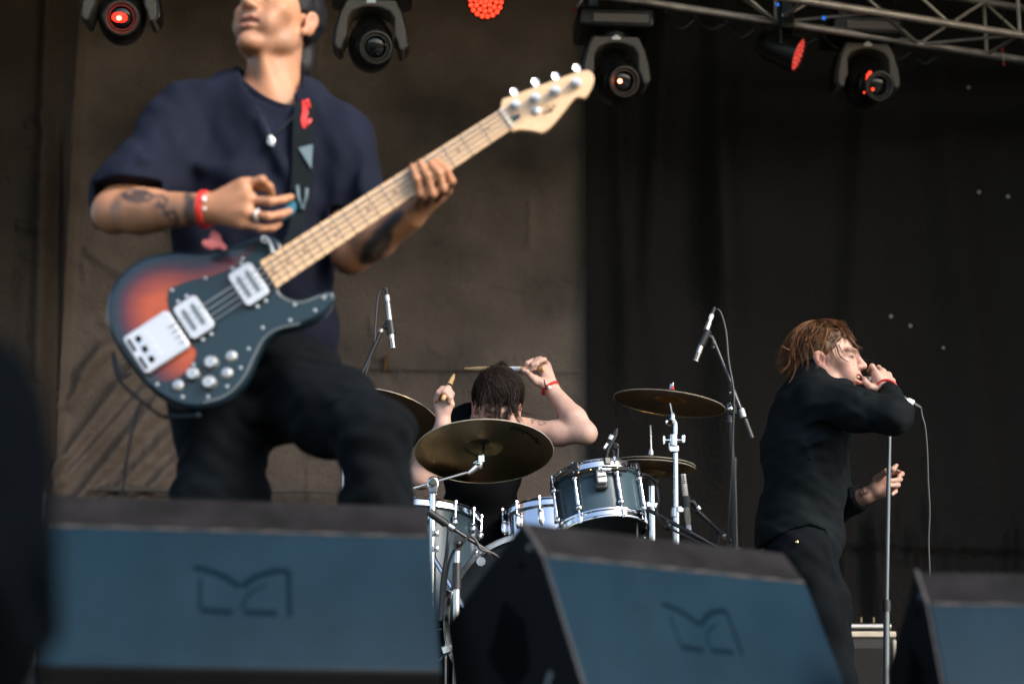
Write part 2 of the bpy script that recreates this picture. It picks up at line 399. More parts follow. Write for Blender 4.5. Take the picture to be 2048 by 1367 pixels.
proto, phead, lens_p, lens_ax = moving_head()
protos = [proto] + [copy_tree(proto) for _ in range(3)]
for o, (x, y, Y, yaw, lab) in zip(protos, (
        (248, -47, 8.05, 2, "moving head lamp glowing red, hung above the bassist's right shoulder"),
        (743, 14, 8.45, 3, "unlit moving head lamp with dark lens, beside the bassist's ear"),
        (1228, 86, 9.05, 4, "moving head lamp with one small orange point of light, behind the bass headstock"),
        (1726, 98, 9.5, 6, "moving head lamp with faint red reflections, under the right end of the truss"))):
    o.location = at(x, y, Y); o.rotation_euler = (0, 0, R_(yaw)); o["label"] = lab
def in_head(o): return [c for c in bpy.data.objects if c.parent == o and c.name.startswith("lamp_head")][0]
def lamp_spot(o, name, m, off, r):
    hd = in_head(o); u, v, a = frame_of(lens_ax)
    p = lens_p + u * off[0] + v * off[1] + a * off[2]
    s = MB().ball((0, 0, 0), r, 14); ob = s.build(name, m); ob.data.transform(Matrix.Translation(p)); ob.parent = hd
lamp_spot(protos[0], "lamp_glow", M['red_emit'], (-.008, 0.0, -.022), (.034, .034, .020))
lamp_spot(protos[0], "lamp_core", M['red_core'], (-.010, .0, .0), (.0115, .0115, .0115))
lamp_spot(protos[2], "lamp_core", M['red_core'], (-.022, .0, -.01), (.0105, .0105, .0105))
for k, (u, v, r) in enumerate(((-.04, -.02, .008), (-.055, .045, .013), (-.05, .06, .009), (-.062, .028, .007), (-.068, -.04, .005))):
    lamp_spot(protos[3], "red_glint", M['red_led'], (u, v, .004 if k == 0 else -.03), (r, r, r))  # glowing balls stand in for red reflections on the lens
for x, y, Y, lab in ((1175, 10, 9.0, "red and white taped safety line left of the truss end"), (2004, 118, 9.65, "red and white taped safety line hanging below the truss at the right edge")):
    p = at(x, y - 24, Y); q = at(x - (28 if x < 1500 else -4), y + 14, Y)
    t = thing("safety_line", lab, "cable", p)
    MB().tube([p, p.lerp(q, .35)], .006, 6).build("tape", M['red_tape'], t); MB().tube([p.lerp(q, .35), p.lerp(q, .75)], .006, 6).build("tape", M['white_tape'], t)
    MB().tube([p.lerp(q, .75), q], .006, 6).build("tape", M['red_tape'], t); MB().tube([p, p + Vector((.02, 0, .2))], .004, 6).build("wire", M['rubber'], t)

def par_can(x, y, Y, ax, lit, lab, r=.083):
    c = at(x, y, Y); ax = Vector(ax).normalized(); t = thing("led_par_lamp", lab, "stage light", c, "round diode lamps on the truss")
    u, v, a = frame_of(ax)
    MB().lathe([(r * .55, -.2), (r * .95, -.13), (r * 1.08, 0), (r * 1.08, .02), (r, .02), (r, 0), (.001, 0)], c, ax, 36, False).build("can", M['lamp_black'], t)
    m = MB(); k = 0
    for ring, cnt in ((0, 1), (1, 6), (2, 12), (3, 18)):
        for j in range(cnt):
            an = 2 * math.pi * j / cnt + ring * .2; rr = r * .29 * ring
            m.ball(c + (u * math.cos(an) + v * math.sin(an)) * rr + a * .004, r * .135, 10)
    m.build("diode_cluster", M['red_led'] if lit else M['red_led_dim'], t)
    if not lit:
        w_ = MB()
        for ring, cnt in ((1, 6), (2, 12), (3, 18)):
            for j in range(cnt):
                an = 2 * math.pi * j / cnt + ring * .2; rr = r * .29 * ring
                w_.torus(c + (u * math.cos(an) + v * math.sin(an)) * rr + a * .011, a, r * .07, .0022, 10, 5)
        w_.build("diode_ring", M['badge'], t)
    b = MB()
    for s in (-1, 1): b.tube([c + u * s * r * 1.15 - a * .06, c + u * s * r * 1.15 - a * .06 + Vector((0, 0, .14)), c - a * .06 + Vector((0, 0, .2))], .008, 6)
    b.tube([c - a * .06 + Vector((0, 0, .2)), c - a * .06 + Vector((0, 0, .34))], .014, 8)
    b.build("bracket", M['black_metal'], t)
    return t
par_can(972, 2, 8.7, (-.04, -.86, -.5), True, "round diode lamp glowing solid orange red at the top edge of the picture")
par_can(1591, 108, 9.25, (.86, -.28, -.42), False, "round diode lamp seen at a slant, dull red with pale rings, under the truss")
p = at(1572, 22, 9.2)
t = thing("cable_junction", "small black power box with blue connector on the truss above the slanted lamp", "power box", p)
MB().box(p + Vector((0, 0, -.02)), (.07, .08, .17)).build("box", M['lamp_black'], t, bev=.012)
MB().ball(p + Vector((-.045, -.03, .02)), .009, 10).ball(p + Vector((.18, -.03, -.05)), .011, 10).build("connector", M['blue_led'], t)
MB().box(p + Vector((-.01, -.042, -.04)), (.035, .004, .012)).build("sticker", M['badge'], t)
cb = MB()
for k in range(9):
    x = 1330 + k * 62 + rng.normal(0, 8); Y = trussY(x) + .12
    q0 = at(x, 18 + (x - 1300) * .15, Y); q1 = at(x + 58, 26 + (x - 1240) * .15, Y)
    cb.tube(catmull([q0, q0.lerp(q1, .5) - Vector((0, 0, .04 + .03 * rng.random())), q1], 6), .008, 6)
tag(cb.build("power_cable", M['rubber']), "black power cable looped along the underside of the truss", "cable")
# ---------------------------------------------------------------- drum kit
RISER = FLOOR + 0.32
rz = MB().box((0.12, 7.15, FLOOR + .16), (2.6, 2.3, .32))
tag(rz.build("drum_riser", mat("grey riser carpet", (0.03, 0.03, 0.03), .9, var=(6, .7, 1.2)), bev=.005), "low carpeted riser under the drum kit", "riser")

def tangent_brass(name, c, rough):
    m = mat(name, c, rough, 1.0, var=(7, .62, 1.12)); t = m.node_tree; b = t.nodes["Principled BSDF"]
    tg = t.nodes.new("ShaderNodeTangent"); tg.direction_type = 'RADIAL'; tg.axis = 'Z'
    t.links.new(tg.outputs[0], b.inputs["Tangent"]); b.inputs["Anisotropic"].default_value = 0.75; b.inputs["Anisotropic Rotation"].default_value = 0.0
    tc = t.nodes.new("ShaderNodeTexCoord"); ln = t.nodes.new("ShaderNodeVectorMath"); ln.operation = 'MULTIPLY'; ln.inputs[1].default_value = (1, 1, 0)
    l2 = t.nodes.new("ShaderNodeVectorMath"); l2.operation = 'LENGTH'; n = t.nodes.new("ShaderNodeTexNoise"); n.noise_dimensions = '1D'
    n.inputs["Scale"].default_value = 260; n.inputs["Detail"].default_value = 3
    t.links.new(tc.outputs["Object"], ln.inputs[0]); t.links.new(ln.outputs[0], l2.inputs[0]); t.links.new(l2.outputs["Value"], n.inputs["W"])
    bp = t.nodes.new("ShaderNodeBump"); bp.inputs["Strength"].default_value = .25; bp.inputs["Distance"].default_value = .0012
    t.links.new(n.outputs["Fac"], bp.inputs["Height"]); t.links.new(bp.outputs[0], b.inputs["Normal"])
    return m
M['cymbal'] = tangent_brass("lathed bronze", (0.40, 0.265, 0.115), .3)
def cymbal(name, label, c, axis, r, group="crash cymbals of the drum kit", bell=.055, two=False, marks=False):
    t = thing(name, label, "cymbal", c, group); t.rotation_mode = 'QUATERNION'; t.rotation_quaternion = Vector(axis).to_track_quat('Z', 'Y')
    def disc_(z0, s):
        pr = []
        for k in range(26):
            u = k / 25; rr = .007 + (r - .007) * u
            hb = .024 * max(0, 1 - (rr / bell) ** 2) ** .8 if rr < bell else 0
            pr.append((rr, s * (hb + .016 * (1 - u * u)) + z0))
        pr2 = [(rr, h - .0014 * s) for rr, h in pr]
        ob = MB().lathe(pr + pr2[::-1], (0, 0, 0), (0, 0, 1), 96).build("bronze_disc", M['cymbal'], None, sharp=60); ob.parent = t
        e = MB().torus((0, 0, z0 - .0007 * s), (0, 0, 1), r - .0003, .0017, 96, 6).build("edge", M['brass_rim'], None); e.parent = ob
        if marks:
            lv = t.rotation_quaternion.inverted() @ Vector((.78, -.62, 0)); mark0 = math.atan2(lv.y, lv.x) - R_(22)
            sg = MB()
            for k in range(9):
                an = mark0 + R_(k * 5.5); rr = r * .80; d = Vector((math.cos(an), math.sin(an), 0)); tt = Vector((-math.sin(an), math.cos(an), 0))
                u = rr / r; z = z0 + .016 * (1 - u * u) - .0026
                o = d * rr + Vector((0, 0, z)); s1 = .011 if k % 3 else .02
                sg.tube([o - d * s1 * .5 - tt * .004, o + d * s1 * .5 + tt * .003, o + d * s1 * .2 + tt * .009], .0013, 5)
            x_ = sg.build("logo_script", M['slot'], None); x_.parent = ob
        return ob
    disc_(0, 1)
    if two: disc_(-.012, -1)
    return t
def top_hw(t, feltc, nut=True, h=.05):
    f = MB().lathe([(.006, .034), (.02, .036), (.02, .05), (.006, .052)], (0, 0, 0), (0, 0, 1), 20).build("felt", feltc, None); f.parent = t
    if nut:
        wn = MB().cyl((0, 0, .05), (0, 0, .075), .008, n=12).box((-.014, 0, .068), (.02, .006, .018)).box((.014, 0, .068), (.02, .006, .018)).build("wing_nut", M['chrome'], None, bev=.002); wn.parent = t

felt = mat("grey felt", (0.12, 0.12, 0.13), .95)
felt_red = mat("dark felt with red", (0.05, 0.05, 0.07), .95)
c1 = at(968, 903, 6.30); ax1 = Vector((-.02, .30, .955)).normalized()
t = cymbal("crash_cymbal", "bronze crash cymbal tilted to show its dark underside, in front of the drummer", c1, ax1, .2225, marks=True); top_hw(t, felt)
c2 = at(763, 836, 6.95); ax2 = Vector((.17, .30, .94)).normalized()
t = cymbal("crash_cymbal", "bronze crash cymbal half hidden behind the bassist's knee", c2, ax2, .212); top_hw(t, felt)
c3 = at(1339, 806, 7.30); ax3 = Vector((.135, .02, .99)).normalized()
t = cymbal("crash_cymbal", "bronze crash cymbal seen edge on, high over the right of the kit", c3, ax3, .209); top_hw(t, felt_red)
MB().box((.018, -.004, .056), (.014, .012, .012)).box((-.02, 0, .054), (.01, .012, .01)).build("felt_dot", M['red_band'], None).parent = t
ch = at(1303, 930, 7.45); 
t = cymbal("hi_hat_cymbals", "pair of hi-hat cymbals on a rod, low behind the rack tom", ch, Vector((.05, .03, 1)).normalized(), .166, None, .05, True)

# stands ---------------------------------------------------------
def clamp(m, p, s=1.0):
    m.cyl(p + Vector((-.032 * s, 0, 0)), p + Vector((.032 * s, 0, 0)), .009 * s, n=10); m.cyl(p + Vector((0, 0, -.022 * s)), p + Vector((0, 0, .022 * s)), .016 * s, n=12)
    m.box(p + Vector((-.036 * s, -.004, 0)), (.008 * s, .014 * s, .034 * s)).box(p + Vector((.036 * s, -.004, .004)), (.012 * s, .016 * s, .030 * s))
def stand_legs(root, foot, h, m=None):
    for k in range(3):
        an = R_(90 + 120 * k); d = Vector((math.cos(an), math.sin(an), 0))
        b = MB().tube([foot + Vector((0, 0, h)), foot + d * .3 + Vector((0, 0, .012))], .008, 8); lg = b.build("leg", m or M['chrome'], root)
        MB().ball(foot + d * .3 + Vector((0, 0, .012)), .014, 10).build("rubber_foot", M['rubber'], lg)
# centre crash: boom stand
base = at(866, 1010, 6.25); foot = Vector((base.x, base.y, RISER)); root = thing("cymbal_stand", "chrome boom stand holding the cymbal in front of the drummer", "cymbal stand", foot, "chrome cymbal stands")
top = at(866, 958, 6.25); MB().cyl(foot + Vector((0, 0, .1)), at(864, 1100, 6.25), .0125).cyl(at(864, 1100, 6.25), at(866, 985, 6.25), .0095).build("pole", M['chrome'], root)
b = MB(); b.prism([at(x, y, 6.23) for x, y in ((857, 985), (854, 966), (857, 955), (866, 950), (875, 955), (878, 966), (874, 985))], (0, .03, 0)); b.cyl(at(866, 962, 6.215), at(866, 962, 6.27), .014, n=14)
b.build("tilter", M['chrome'], root, bev=.003)
b = MB().cyl(at(826, 976, 6.25), at(938, 943, 6.27), .0048, n=10); b.build("boom_arm", M['steel'], root)
b = MB().tube([at(935, 946, 6.27), at(945, 938, 6.275), at(953, 930, 6.28)], [.007, .011, .013], 12).ball(at(956, 926, 6.28), (.018, .012, .022), 14).ball(at(956, 926, 6.262), .007, 10).cyl(at(960, 920, 6.285), at(967, 905, 6.3), .0065, n=10).box(at(963, 917, 6.27), (.018, .012, .02))
b.build("cymbal_tilter", M['chrome'], root)
b = MB().cyl(at(966, 909, 6.29), at(968, 885, 6.33), .0045, n=8); b.build("threaded_rod", M['chrome'], root)
b = MB()
for y in (1066, 1097): b.box(at(871, y, 6.24), (.02, .02, .017)).cyl(at(871, y, 6.22), at(871, y, 6.24), .006, n=10)
b.build("memory_lock", M['chrome'], root, bev=.002); stand_legs(root, foot, .45)
# left crash stand
foot = Vector((c2.x - .1, c2.y, RISER)); root = thing("cymbal_stand", "chrome stand half hidden by the bassist, under the cymbal at his knee", "cymbal stand", foot, "chrome cymbal stands")
MB().cyl(foot + Vector((0, 0, .1)), c2 + Vector((-.1, 0, -.2)), .012).cyl(c2 + Vector((-.1, 0, -.2)), c2 + Vector((0, 0, .03)), .006).build("pole", M['chrome'], root); stand_legs(root, foot, .4)
# right crash stand
Yc = 7.3; foot = Vector((at(1349, 1070, Yc).x, Yc, RISER)); root = thing("cymbal_stand", "tall chrome straight stand under the edge-on cymbal at right", "cymbal stand", foot, "chrome cymbal stands")
MB().cyl(foot + Vector((0, 0, .1)), at(1352, 1020, Yc), .0125).cyl(at(1352, 1022, Yc), at(1351, 895, Yc), .0098).cyl(at(1351, 895, Yc), at(1350, 850, Yc), .008).build("pole", M['chrome'], root)
b = MB(); clamp(b, at(1347, 880, Yc - .02), 1.0); b.box(at(1348, 898, Yc - .01), (.034, .03, .022)).box(at(1344, 890, Yc - .012), (.026, .02, .04)).build("height_clamp", M['chrome'], root, bev=.002)
b = MB().torus(at(1340, 843, Yc), (0, -1, 0), .013, .006, 20, 8).tube(catmull([at(1342, 836, Yc), at(1349, 838, Yc), at(1351, 850, Yc), at(1351, 870, Yc)], 5), .008, 10).cyl(at(1345, 840, Yc), at(1346, 826, Yc), .009).cyl(at(1346, 832, Yc), at(1341, 806, Yc), .0045, n=8)
b.build("cymbal_tilter", M['chrome'], root)
b = MB().cyl(at(1351, 1034, Yc), at(1351, 1014, Yc), .0155).box(at(1361, 1018, Yc - .01), (.02, .018, .022)); b.build("memory_lock", M['chrome'], root, bev=.002); stand_legs(root, foot, .4)
# hi-hat stand
Yh = 7.45; foot = Vector((at(1304, 1070, Yh).x, Yh, RISER)); root = thing("hi_hat_stand", "chrome hi-hat stand with a rod through its two cymbals", "cymbal stand", foot)
MB().cyl(foot + Vector((0, 0, .08)), at(1303, 962, Yh), .0125).build("pole", M['chrome'], root)
MB().cyl(ch - Vector((0, 0, .05)), at(1301, 850, Yh), .0033, n=8).build("rod", M['steel'], root)
b = MB().cyl(at(1302, 912, Yh), at(1302, 902, Yh), .010).cyl(at(1302, 905, Yh), at(1302, 898, Yh), .007).cyl(at(1302, 918, Yh), at(1302, 910, Yh), .012); b.build("clutch", M['steel'], root)
MB().cyl(at(1303, 972, Yh), at(1303, 955, Yh), .017).box(at(1311, 962, Yh - .01), (.024, .02, .02)).build("cup", M['black_plastic'], root, bev=.003)
MB().cyl(at(1303, 1016, Yh), at(1303, 1004, Yh), .016).box(at(1296, 1008, Yh - .012), (.012, .012, .02)).box(at(1311, 1010, Yh - .01), (.012, .012, .02)).build("memory_lock", M['chrome'], root, bev=.002)
stand_legs(root, foot, .35)

# drums ----------------------------------------------------------
class Drum:
    def __init__(s, name, label, ct, axis, r, depth, shell_m, hoop_m=None, group=None, kind="drum"):
        s.c = Vector(ct); s.a = Vector(axis).normalized(); s.r = r; s.d = depth
        f = Vector((0, -1, 0)); s.f = (f - s.a * f.dot(s.a)).normalized(); s.s = s.a.cross(s.f); 
        if s.s.x < 0: s.s = -s.s
        s.t = thing(name, label, kind, s.c - s.a * depth, group)
        hm = hoop_m or M['chrome']
        MB().lathe([(r, -.012), (r, -depth + .012), (r - .008, -depth + .012), (r - .008, -.012)], s.c, s.a, 64).build("shell", shell_m, s.t)
        for nm, h0, sg in (("top_hoop", 0, 1), ("bottom_hoop", -depth, -1)):
            MB().lathe([(r + .002, .010 * sg + h0), (r + .012, .012 * sg + h0), (r + .0125, .009 * sg + h0), (r + .0075, .004 * sg + h0), (r + .0075, -.009 * sg + h0), (r + .015, -.012 * sg + h0), (r + .015, -.016 * sg + h0), (r + .001, -.016 * sg + h0)], s.c, s.a, 72).build(nm, hm, s.t, sharp=30)
            MB().lathe([(.0005, .002 * sg + h0), (r * .98, .002 * sg + h0), (r + .001, -.004 * sg + h0)], s.c, s.a, 64, False).build("drum_head", M['drum_head'], s.t)
    def p(s, th, rr, h): th = R_(th); return s.c + (s.f * math.cos(th) + s.s * math.sin(th)) * rr + s.a * h
    def rod(s, th, h0, h1, r=.0028):
        MB().cyl(s.p(th, s.r + .013, h0), s.p(th, s.r + .013, h1), r, n=8).cyl(s.p(th, s.r + .013, h0 + .004), s.p(th, s.r + .013, h0 - .006), .0055, n=8).build("tension_rod", M['chrome'], s.t)
    def tube_lug(s, th):
        b = MB().cyl(s.p(th, s.r + .013, -.035), s.p(th, s.r + .013, -s.d + .035), .0062, n=14)
        b.build("tube_lug", M['chrome'], s.t)
        for h in (-.036, -s.d + .036): MB().ball(s.p(th, s.r + .010, h), (.011, .011, .013), 14).cyl(s.p(th, s.r, h), s.p(th, s.r + .012, h), .008).build("lug", M['chrome'], s.t)
        s.rod(th, .012, -.036); s.rod(th, -s.d - .012, -s.d + .036)
    def small_lug(s, th, h, L=.03):
        q = s.p(th, s.r + .009, h); R = Matrix((s.s * math.cos(R_(th)) - s.f * math.sin(R_(th)), s.f * math.cos(R_(th)) + s.s * math.sin(R_(th)), s.a)).transposed()
        MB().ball(q, (.0095, .012, L * .62), 14, R).ball(q + s.a * (L * .42 * (1 if h > -s.d / 2 else -1)), .009, 10).build("lug", M['chrome'], s.t)
# rack tom
dt = Drum("rack_tom", "black rack tom with chrome tube lugs and a clip microphone on its rim", at(1192, 962, 6.40), (-.115, .26, .96), .137, .175, M['drum_lacquer'])
for th in (-72, -30, 24, 66, 118, 180, -120): dt.tube_lug(th)
def on(d, th, h, size, out, nm, m, bev=.003):
    R = Matrix((d.s * math.cos(R_(th)) - d.f * math.sin(R_(th)), d.f * math.cos(R_(th)) + d.s * math.sin(R_(th)), d.a)).transposed()
    return MB().box(d.p(th, d.r + out, h), size, R).build(nm, m, d.t, bev=bev)
b = MB()
for k in range(25):
    th = -34 + k * 3.1
b = MB().tube([dt.p(th, dt.r + .020, -.030) for th in range(-36, 40, 4)], .0085, 4); b.build("mount_rail", M['black_metal'], dt.t, bev=.001)
for th in (-22, -8, 8, 22): MB().ball(dt.p(th, dt.r + .0285, -.030), .0042, 10).build("bolt", M['gold'], dt.t)
on(dt, 2, -.066, (.040, .020, .060), .012, "bracket_plate", M['black_plastic'], .006)
on(dt, 3, -.058, (.030, .022, .046), .026, "mount_bracket", M['badge'], .004)
on(dt, 3, -.062, (.026, .006, .0035), .0375, "bracket_slot", M['slot'], .001)
b = MB().ball(dt.p(4, dt.r + .042, -.040), .008, 10).box(dt.p(9, dt.r + .044, -.041), (.026, .006, .010)).box(dt.p(2, dt.r + .044, -.037), (.012, .006, .012)); b.build("wing_bolt", M['chrome'], dt.t, bev=.002)
for th in (-26, 14, 60): on(dt, th, .0, (.022, .012, .026), .014, "hoop_clamp", M['black_metal'], .003)
# snare
ds = Drum("snare_drum", "chrome snare drum peeping over the middle floor monitor", at(1100, 1036, 7.02), (-.04, .22, .97), .170, .15, M['chrome'])
for th in (-66, -40, -12, 14, 40, 68): ds.small_lug(th, -.055, .05); ds.rod(th, .012, -.05)
on(ds, 6, -.045, (.016, .012, .07), .01, "throw_off", M['alu'], .002)
# floor tom
df = Drum("floor_tom", "black floor tom with chrome hoops beside the left monitor's edge", at(834, 1040, 6.62), (0.02, .17, .985), .204, .375, M['drum_lacquer'])
for th in (-60, -15, 14, 38, 62, 84, 120, 160, 200): df.small_lug(th, -.055); df.rod(th, .012, -.05); df.small_lug(th, -.32); df.rod(th, -.387, -.33)
for th in (66, 180, -66):
    lg = MB().tube([df.p(th, df.r + .02, -.1), df.p(th, df.r + .02, -.42), df.p(th, df.r + .05, -.46)] , .005, 8).build("leg", M['chrome'], df.t)
    MB().ball(df.p(th, df.r + .05, -.465), .013, 10).build("rubber_foot", M['rubber'], lg)
    on(df, th, -.19, (.024, .03, .05), .014, "leg_bracket", M['chrome'], .004)
# bass drum
kc = at(1065, 1243, 6.20); kr = .262
dk = thing("bass_drum", "black bass drum with chrome hoop, mostly hidden by the middle floor monitor", "drum", kc)
ka = Vector((-.05, -1, .02)).normalized(); ku, kv, _ = frame_of(ka)
MB().lathe([(kr - .012, -.03), (kr - .012, -.42), (kr - .02, -.42), (kr - .02, -.03)], kc, ka, 72).build("shell", M['drum_lacquer'], dk)
M['hoop_lacquer'] = mat("dark hoop lacquer", (.02, .022, .025), .2, coat=1.0)
for nm, h in (("front_hoop", 0), ("rear_hoop", -.45)):
    MB().lathe([(kr - .006, .02 + h), (kr + .012, .02 + h), (kr + .012, -.022 + h), (kr - .006, -.022 + h)], kc, ka, 80).build(nm, M['hoop_lacquer'], dk, bev=.003)
    MB().lathe([(kr + .013, .012 + h), (kr + .0145, .012 + h), (kr + .0145, -.004 + h), (kr + .013, -.004 + h)], kc, ka, 80).lathe([(kr - .004, .021 + h), (kr + .010, .021 + h), (kr + .010, .0225 + h), (kr - .004, .0225 + h)], kc, ka, 80).build("hoop_inlay", M['chrome'], dk)
    MB().disc(kc + ka * (h + .004), ka, kr - .006, .002, 64).build("drum_head", M['drum_head'], dk)
for k in range(10):
    an = R_(18 + 36 * k)
    d = ku * math.cos(an) + kv * math.sin(an)
    b = MB().box(kc + d * (kr + .014) + ka * .012, (.022, .044, .03), Matrix((d.cross(ka), ka, d)).transposed()); b.cyl(kc + d * (kr + .025) + ka * .03, kc + d * (kr + .02) - ka * .12, .0035, n=8)
    b.build("claw", M['chrome'], dk, bev=.002)
    MB().ball(kc + d * (kr + .004) - ka * .16, (.012, .03, .012), 12).build("lug", M['chrome'], dk)
b = MB().disc(at(962, 1122, 6.17), ka, .014, .003, 20); b.build("badge", M['steel'], dk)
for th in (-1, 1):
    MB().tube([kc + Vector((th * .24, .12, -.05)), kc + Vector((th * .42, .0, -.26))], .007, 8).build("spur", M['chrome'], dk)
# pedal-side hardware glimpsed at the foot of the floor tom
b = MB(); q = at(882, 1222, 6.45)
for k in range(14):
    o = q + Vector((rng.normal(0, .02), rng.normal(0, .03), rng.normal(0, .022))); e = o + Vector((rng.normal(0, .03), 0, rng.normal(0, .03))); b.cyl(o, e, .003 + .003 * rng.random(), n=8)
b.ball(q + Vector((-.006, 0, .04)), .012, 10).box(q + Vector((-.012, 0, .075)), (.016, .016, .03)).box(q + Vector((.075, -.1, -.005)), (.03, .02, .02)); b.cyl(q + Vector((.02, 0, .02)), Vector((q.x + .02, q.y, RISER)), .008, n=8)
tag(b.build("pedal_linkage", M['chrome']), "tangle of small chrome pedal rods low beside the floor tom", "drum pedal")
# rim clip microphone on the tom
cp_ = at(1229, 930, 6.37); root = thing("clip_microphone", "small black clip-on microphone with white tape on the rack tom's rim", "microphone", cp_)
b = MB().prism([at(x, y, 6.36) for x, y in ((1223, 930), (1226, 905), (1222, 893), (1226, 885), (1233, 884), (1238, 890), (1238, 914), (1234, 930))], (0, .012, 0)); b.cyl(at(1232, 892, 6.345), at(1232, 892, 6.38), .010, n=12); b.box(at(1226, 931, 6.36), (.034, .03, .016)).build("clip", M['black_metal'], root, bev=.002)
MB().tube([at(1233, 899, 6.352), at(1232, 911, 6.352)], .003, 6).build("slot", M['slot'], root)
MB().tube([at(1233, 858, 6.35), at(1229, 869, 6.35), at(1222, 882, 6.35), at(1209, 898, 6.35)], [.004, .0075, .009, .006], 12).build("microphone_body", M['black_metal'], root)
MB().tube([at(1225, 871, 6.349), at(1221, 879, 6.349)], .0098, 12).box(at(1212, 891, 6.338), (.008, .004, .018), Matrix.Rotation(R_(35), 3, 'Y')).build("tape", M['white_tape'], root)
MB().tube(catmull([at(1234, 857, 6.35), at(1231, 872, 6.34), at(1217, 898, 6.33), at(1214, 918, 6.33), at(1220, 928, 6.33), at(1240, 932, 6.33), at(1256, 950, 6.32), at(1266, 985, 6.31), at(1273, 1020, 6.31), at(1274, 1080, 6.31)], 6), .0042, 8).build("cable", M['rubber'], root)
# ---------------------------------------------------------------- microphones and stands
def pencil_mic(label, a, b, tail=None, rings=True, R=.0105):
    root = thing("pencil_microphone", label, "microphone", a, "slim silver microphones over the kit"); d = (b - a); L = d.length; d = d / L
    MB().lathe([(.0005, 0), (R * .72, 0), (R * .78, L * .16), (R * .98, L * .18), (R, L * .8), (R * 1.03, L * .82), (R * 1.03, L), (.0005, L)], a, d, 20, False).build("body", M['mic_silver'], root)
    s = MB(); u, v, _ = frame_of(d)
    for k in range(5): s.torus(a + d * (L * (.84 + .032 * k)), d, R * 1.0, .0011, 20, 5)
    for k in range(6):
        an = 2 * math.pi * k / 6; o = (u * math.cos(an) + v * math.sin(an)) * R * 1.03
        s.cyl(a + d * L * .83 + o, a + d * L * .985 + o, .0011, n=5)
    s.disc(a + d * L, d, R * .8, .0006, 16)
    s.build("grille_slots", M['slot'], root)
    MB().lathe([(R * .78, L * .015), (R * .82, L * .015), (R * .82, L * .11), (R * .78, L * .11)], a, d, 18).build("tape", M['white_tape'], root)
    MB().cyl(a - d * .028, a, R * .5, R * .72, n=14).build("plug", M['rubber'], root)
    return root
def mic_stand(name, label, foot, parts, legs=True, group="black microphone stands"):
    root = thing(name, label, "microphone stand", foot, group)
    if legs:
        for k in range(3):
            an = R_(80 + 120 * k); d = Vector((math.cos(an), math.sin(an), 0))
            lg = MB().tube([foot + Vector((0, 0, .08)), foot + d * .28 + Vector((0, 0, .012))], .007, 8).build("leg", M['black_metal'], root)
            MB().ball(foot + d * .28 + Vector((0, 0, .012)), .012, 8).build("rubber_foot", M['rubber'], lg)
    for nm, b, m in parts: b.build(nm, m, root)
    return root
# overhead at right
Yo = 6.95; foot = Vector((at(1468, 1090, Yo).x, Yo, FLOOR))
pencil_mic("slim silver microphone tilted over the right cymbal, cable looping from its top", at(1424, 628, Yo), at(1391, 722, Yo))
mic_stand("boom_microphone_stand", "black boom stand reaching up left of the singer's back", foot, [
    ("lower_tube", MB().cyl(foot, at(1467, 955, Yo), .0115), M['black_metal']),
    ("grip", MB().cyl(at(1466, 962, Yo), at(1465, 915, Yo), .0125, .0165), M['black_plastic']),
    ("upper_tube", MB().cyl(at(1465, 920, Yo), at(1461, 812, Yo), .008), M['black_metal']),
    ("joint", MB().cyl(at(1460, 845, Yo), at(1459, 812, Yo), .011).box(at(1463, 818, Yo - .01), (.034, .024, .034)).ball(at(1459, 807, Yo), .009, 10).ball(at(1454, 843, Yo), .007, 10), M['black_metal']),
    ("knob", MB().ball(at(1460, 817, Yo - .035), (.011, .008, .011), 14).ball(at(1462, 785, Yo - .01), .008, 12), M['chrome']),
    ("boom", MB().cyl(at(1424, 672, Yo), at(1486, 826, Yo - .02), .0062).cyl(at(1461, 770, Yo - .012), at(1486, 830, Yo - .02), .0088), M['black_metal']),
    ("collar", MB().cyl(at(1482, 818, Yo - .02), at(1487, 834, Yo - .02), .0125), M['mic_silver']),
    ("counterweight", MB().cyl(at(1489, 838, Yo - .02), at(1503, 876, Yo - .02), .0118), M['black_plastic']),
    ("clip", MB().cyl(at(1416, 661, Yo), at(1402, 690, Yo), .0155).tube([at(1409, 676, Yo), at(1420, 672, Yo), at(1425, 678, Yo), at(1428, 690, Yo)], [.01, .011, .010, .008], 12).ball(at(1426, 695, Yo), .010, 10), M['black_plastic'])])
tag(MB().tube(catmull([at(1425, 626, Yo), at(1428, 620, Yo), at(1436, 619, Yo), at(1444, 632, Yo), at(1452, 665, Yo - .01), at(1457, 720, Yo - .02), at(1465, 765, Yo - .03), at(1468, 800, Yo - .035), at(1466, 860, Yo - .03), at(1464, 930, Yo - .03), at(1460, 985, Yo - .025), at(1457, 1040, Yo - .03), at(1454, 1100, Yo - .02)], 6), .0042, 8).build("microphone_cable", M['rubber']), "black cable looping from the right overhead microphone down its stand", "cable")
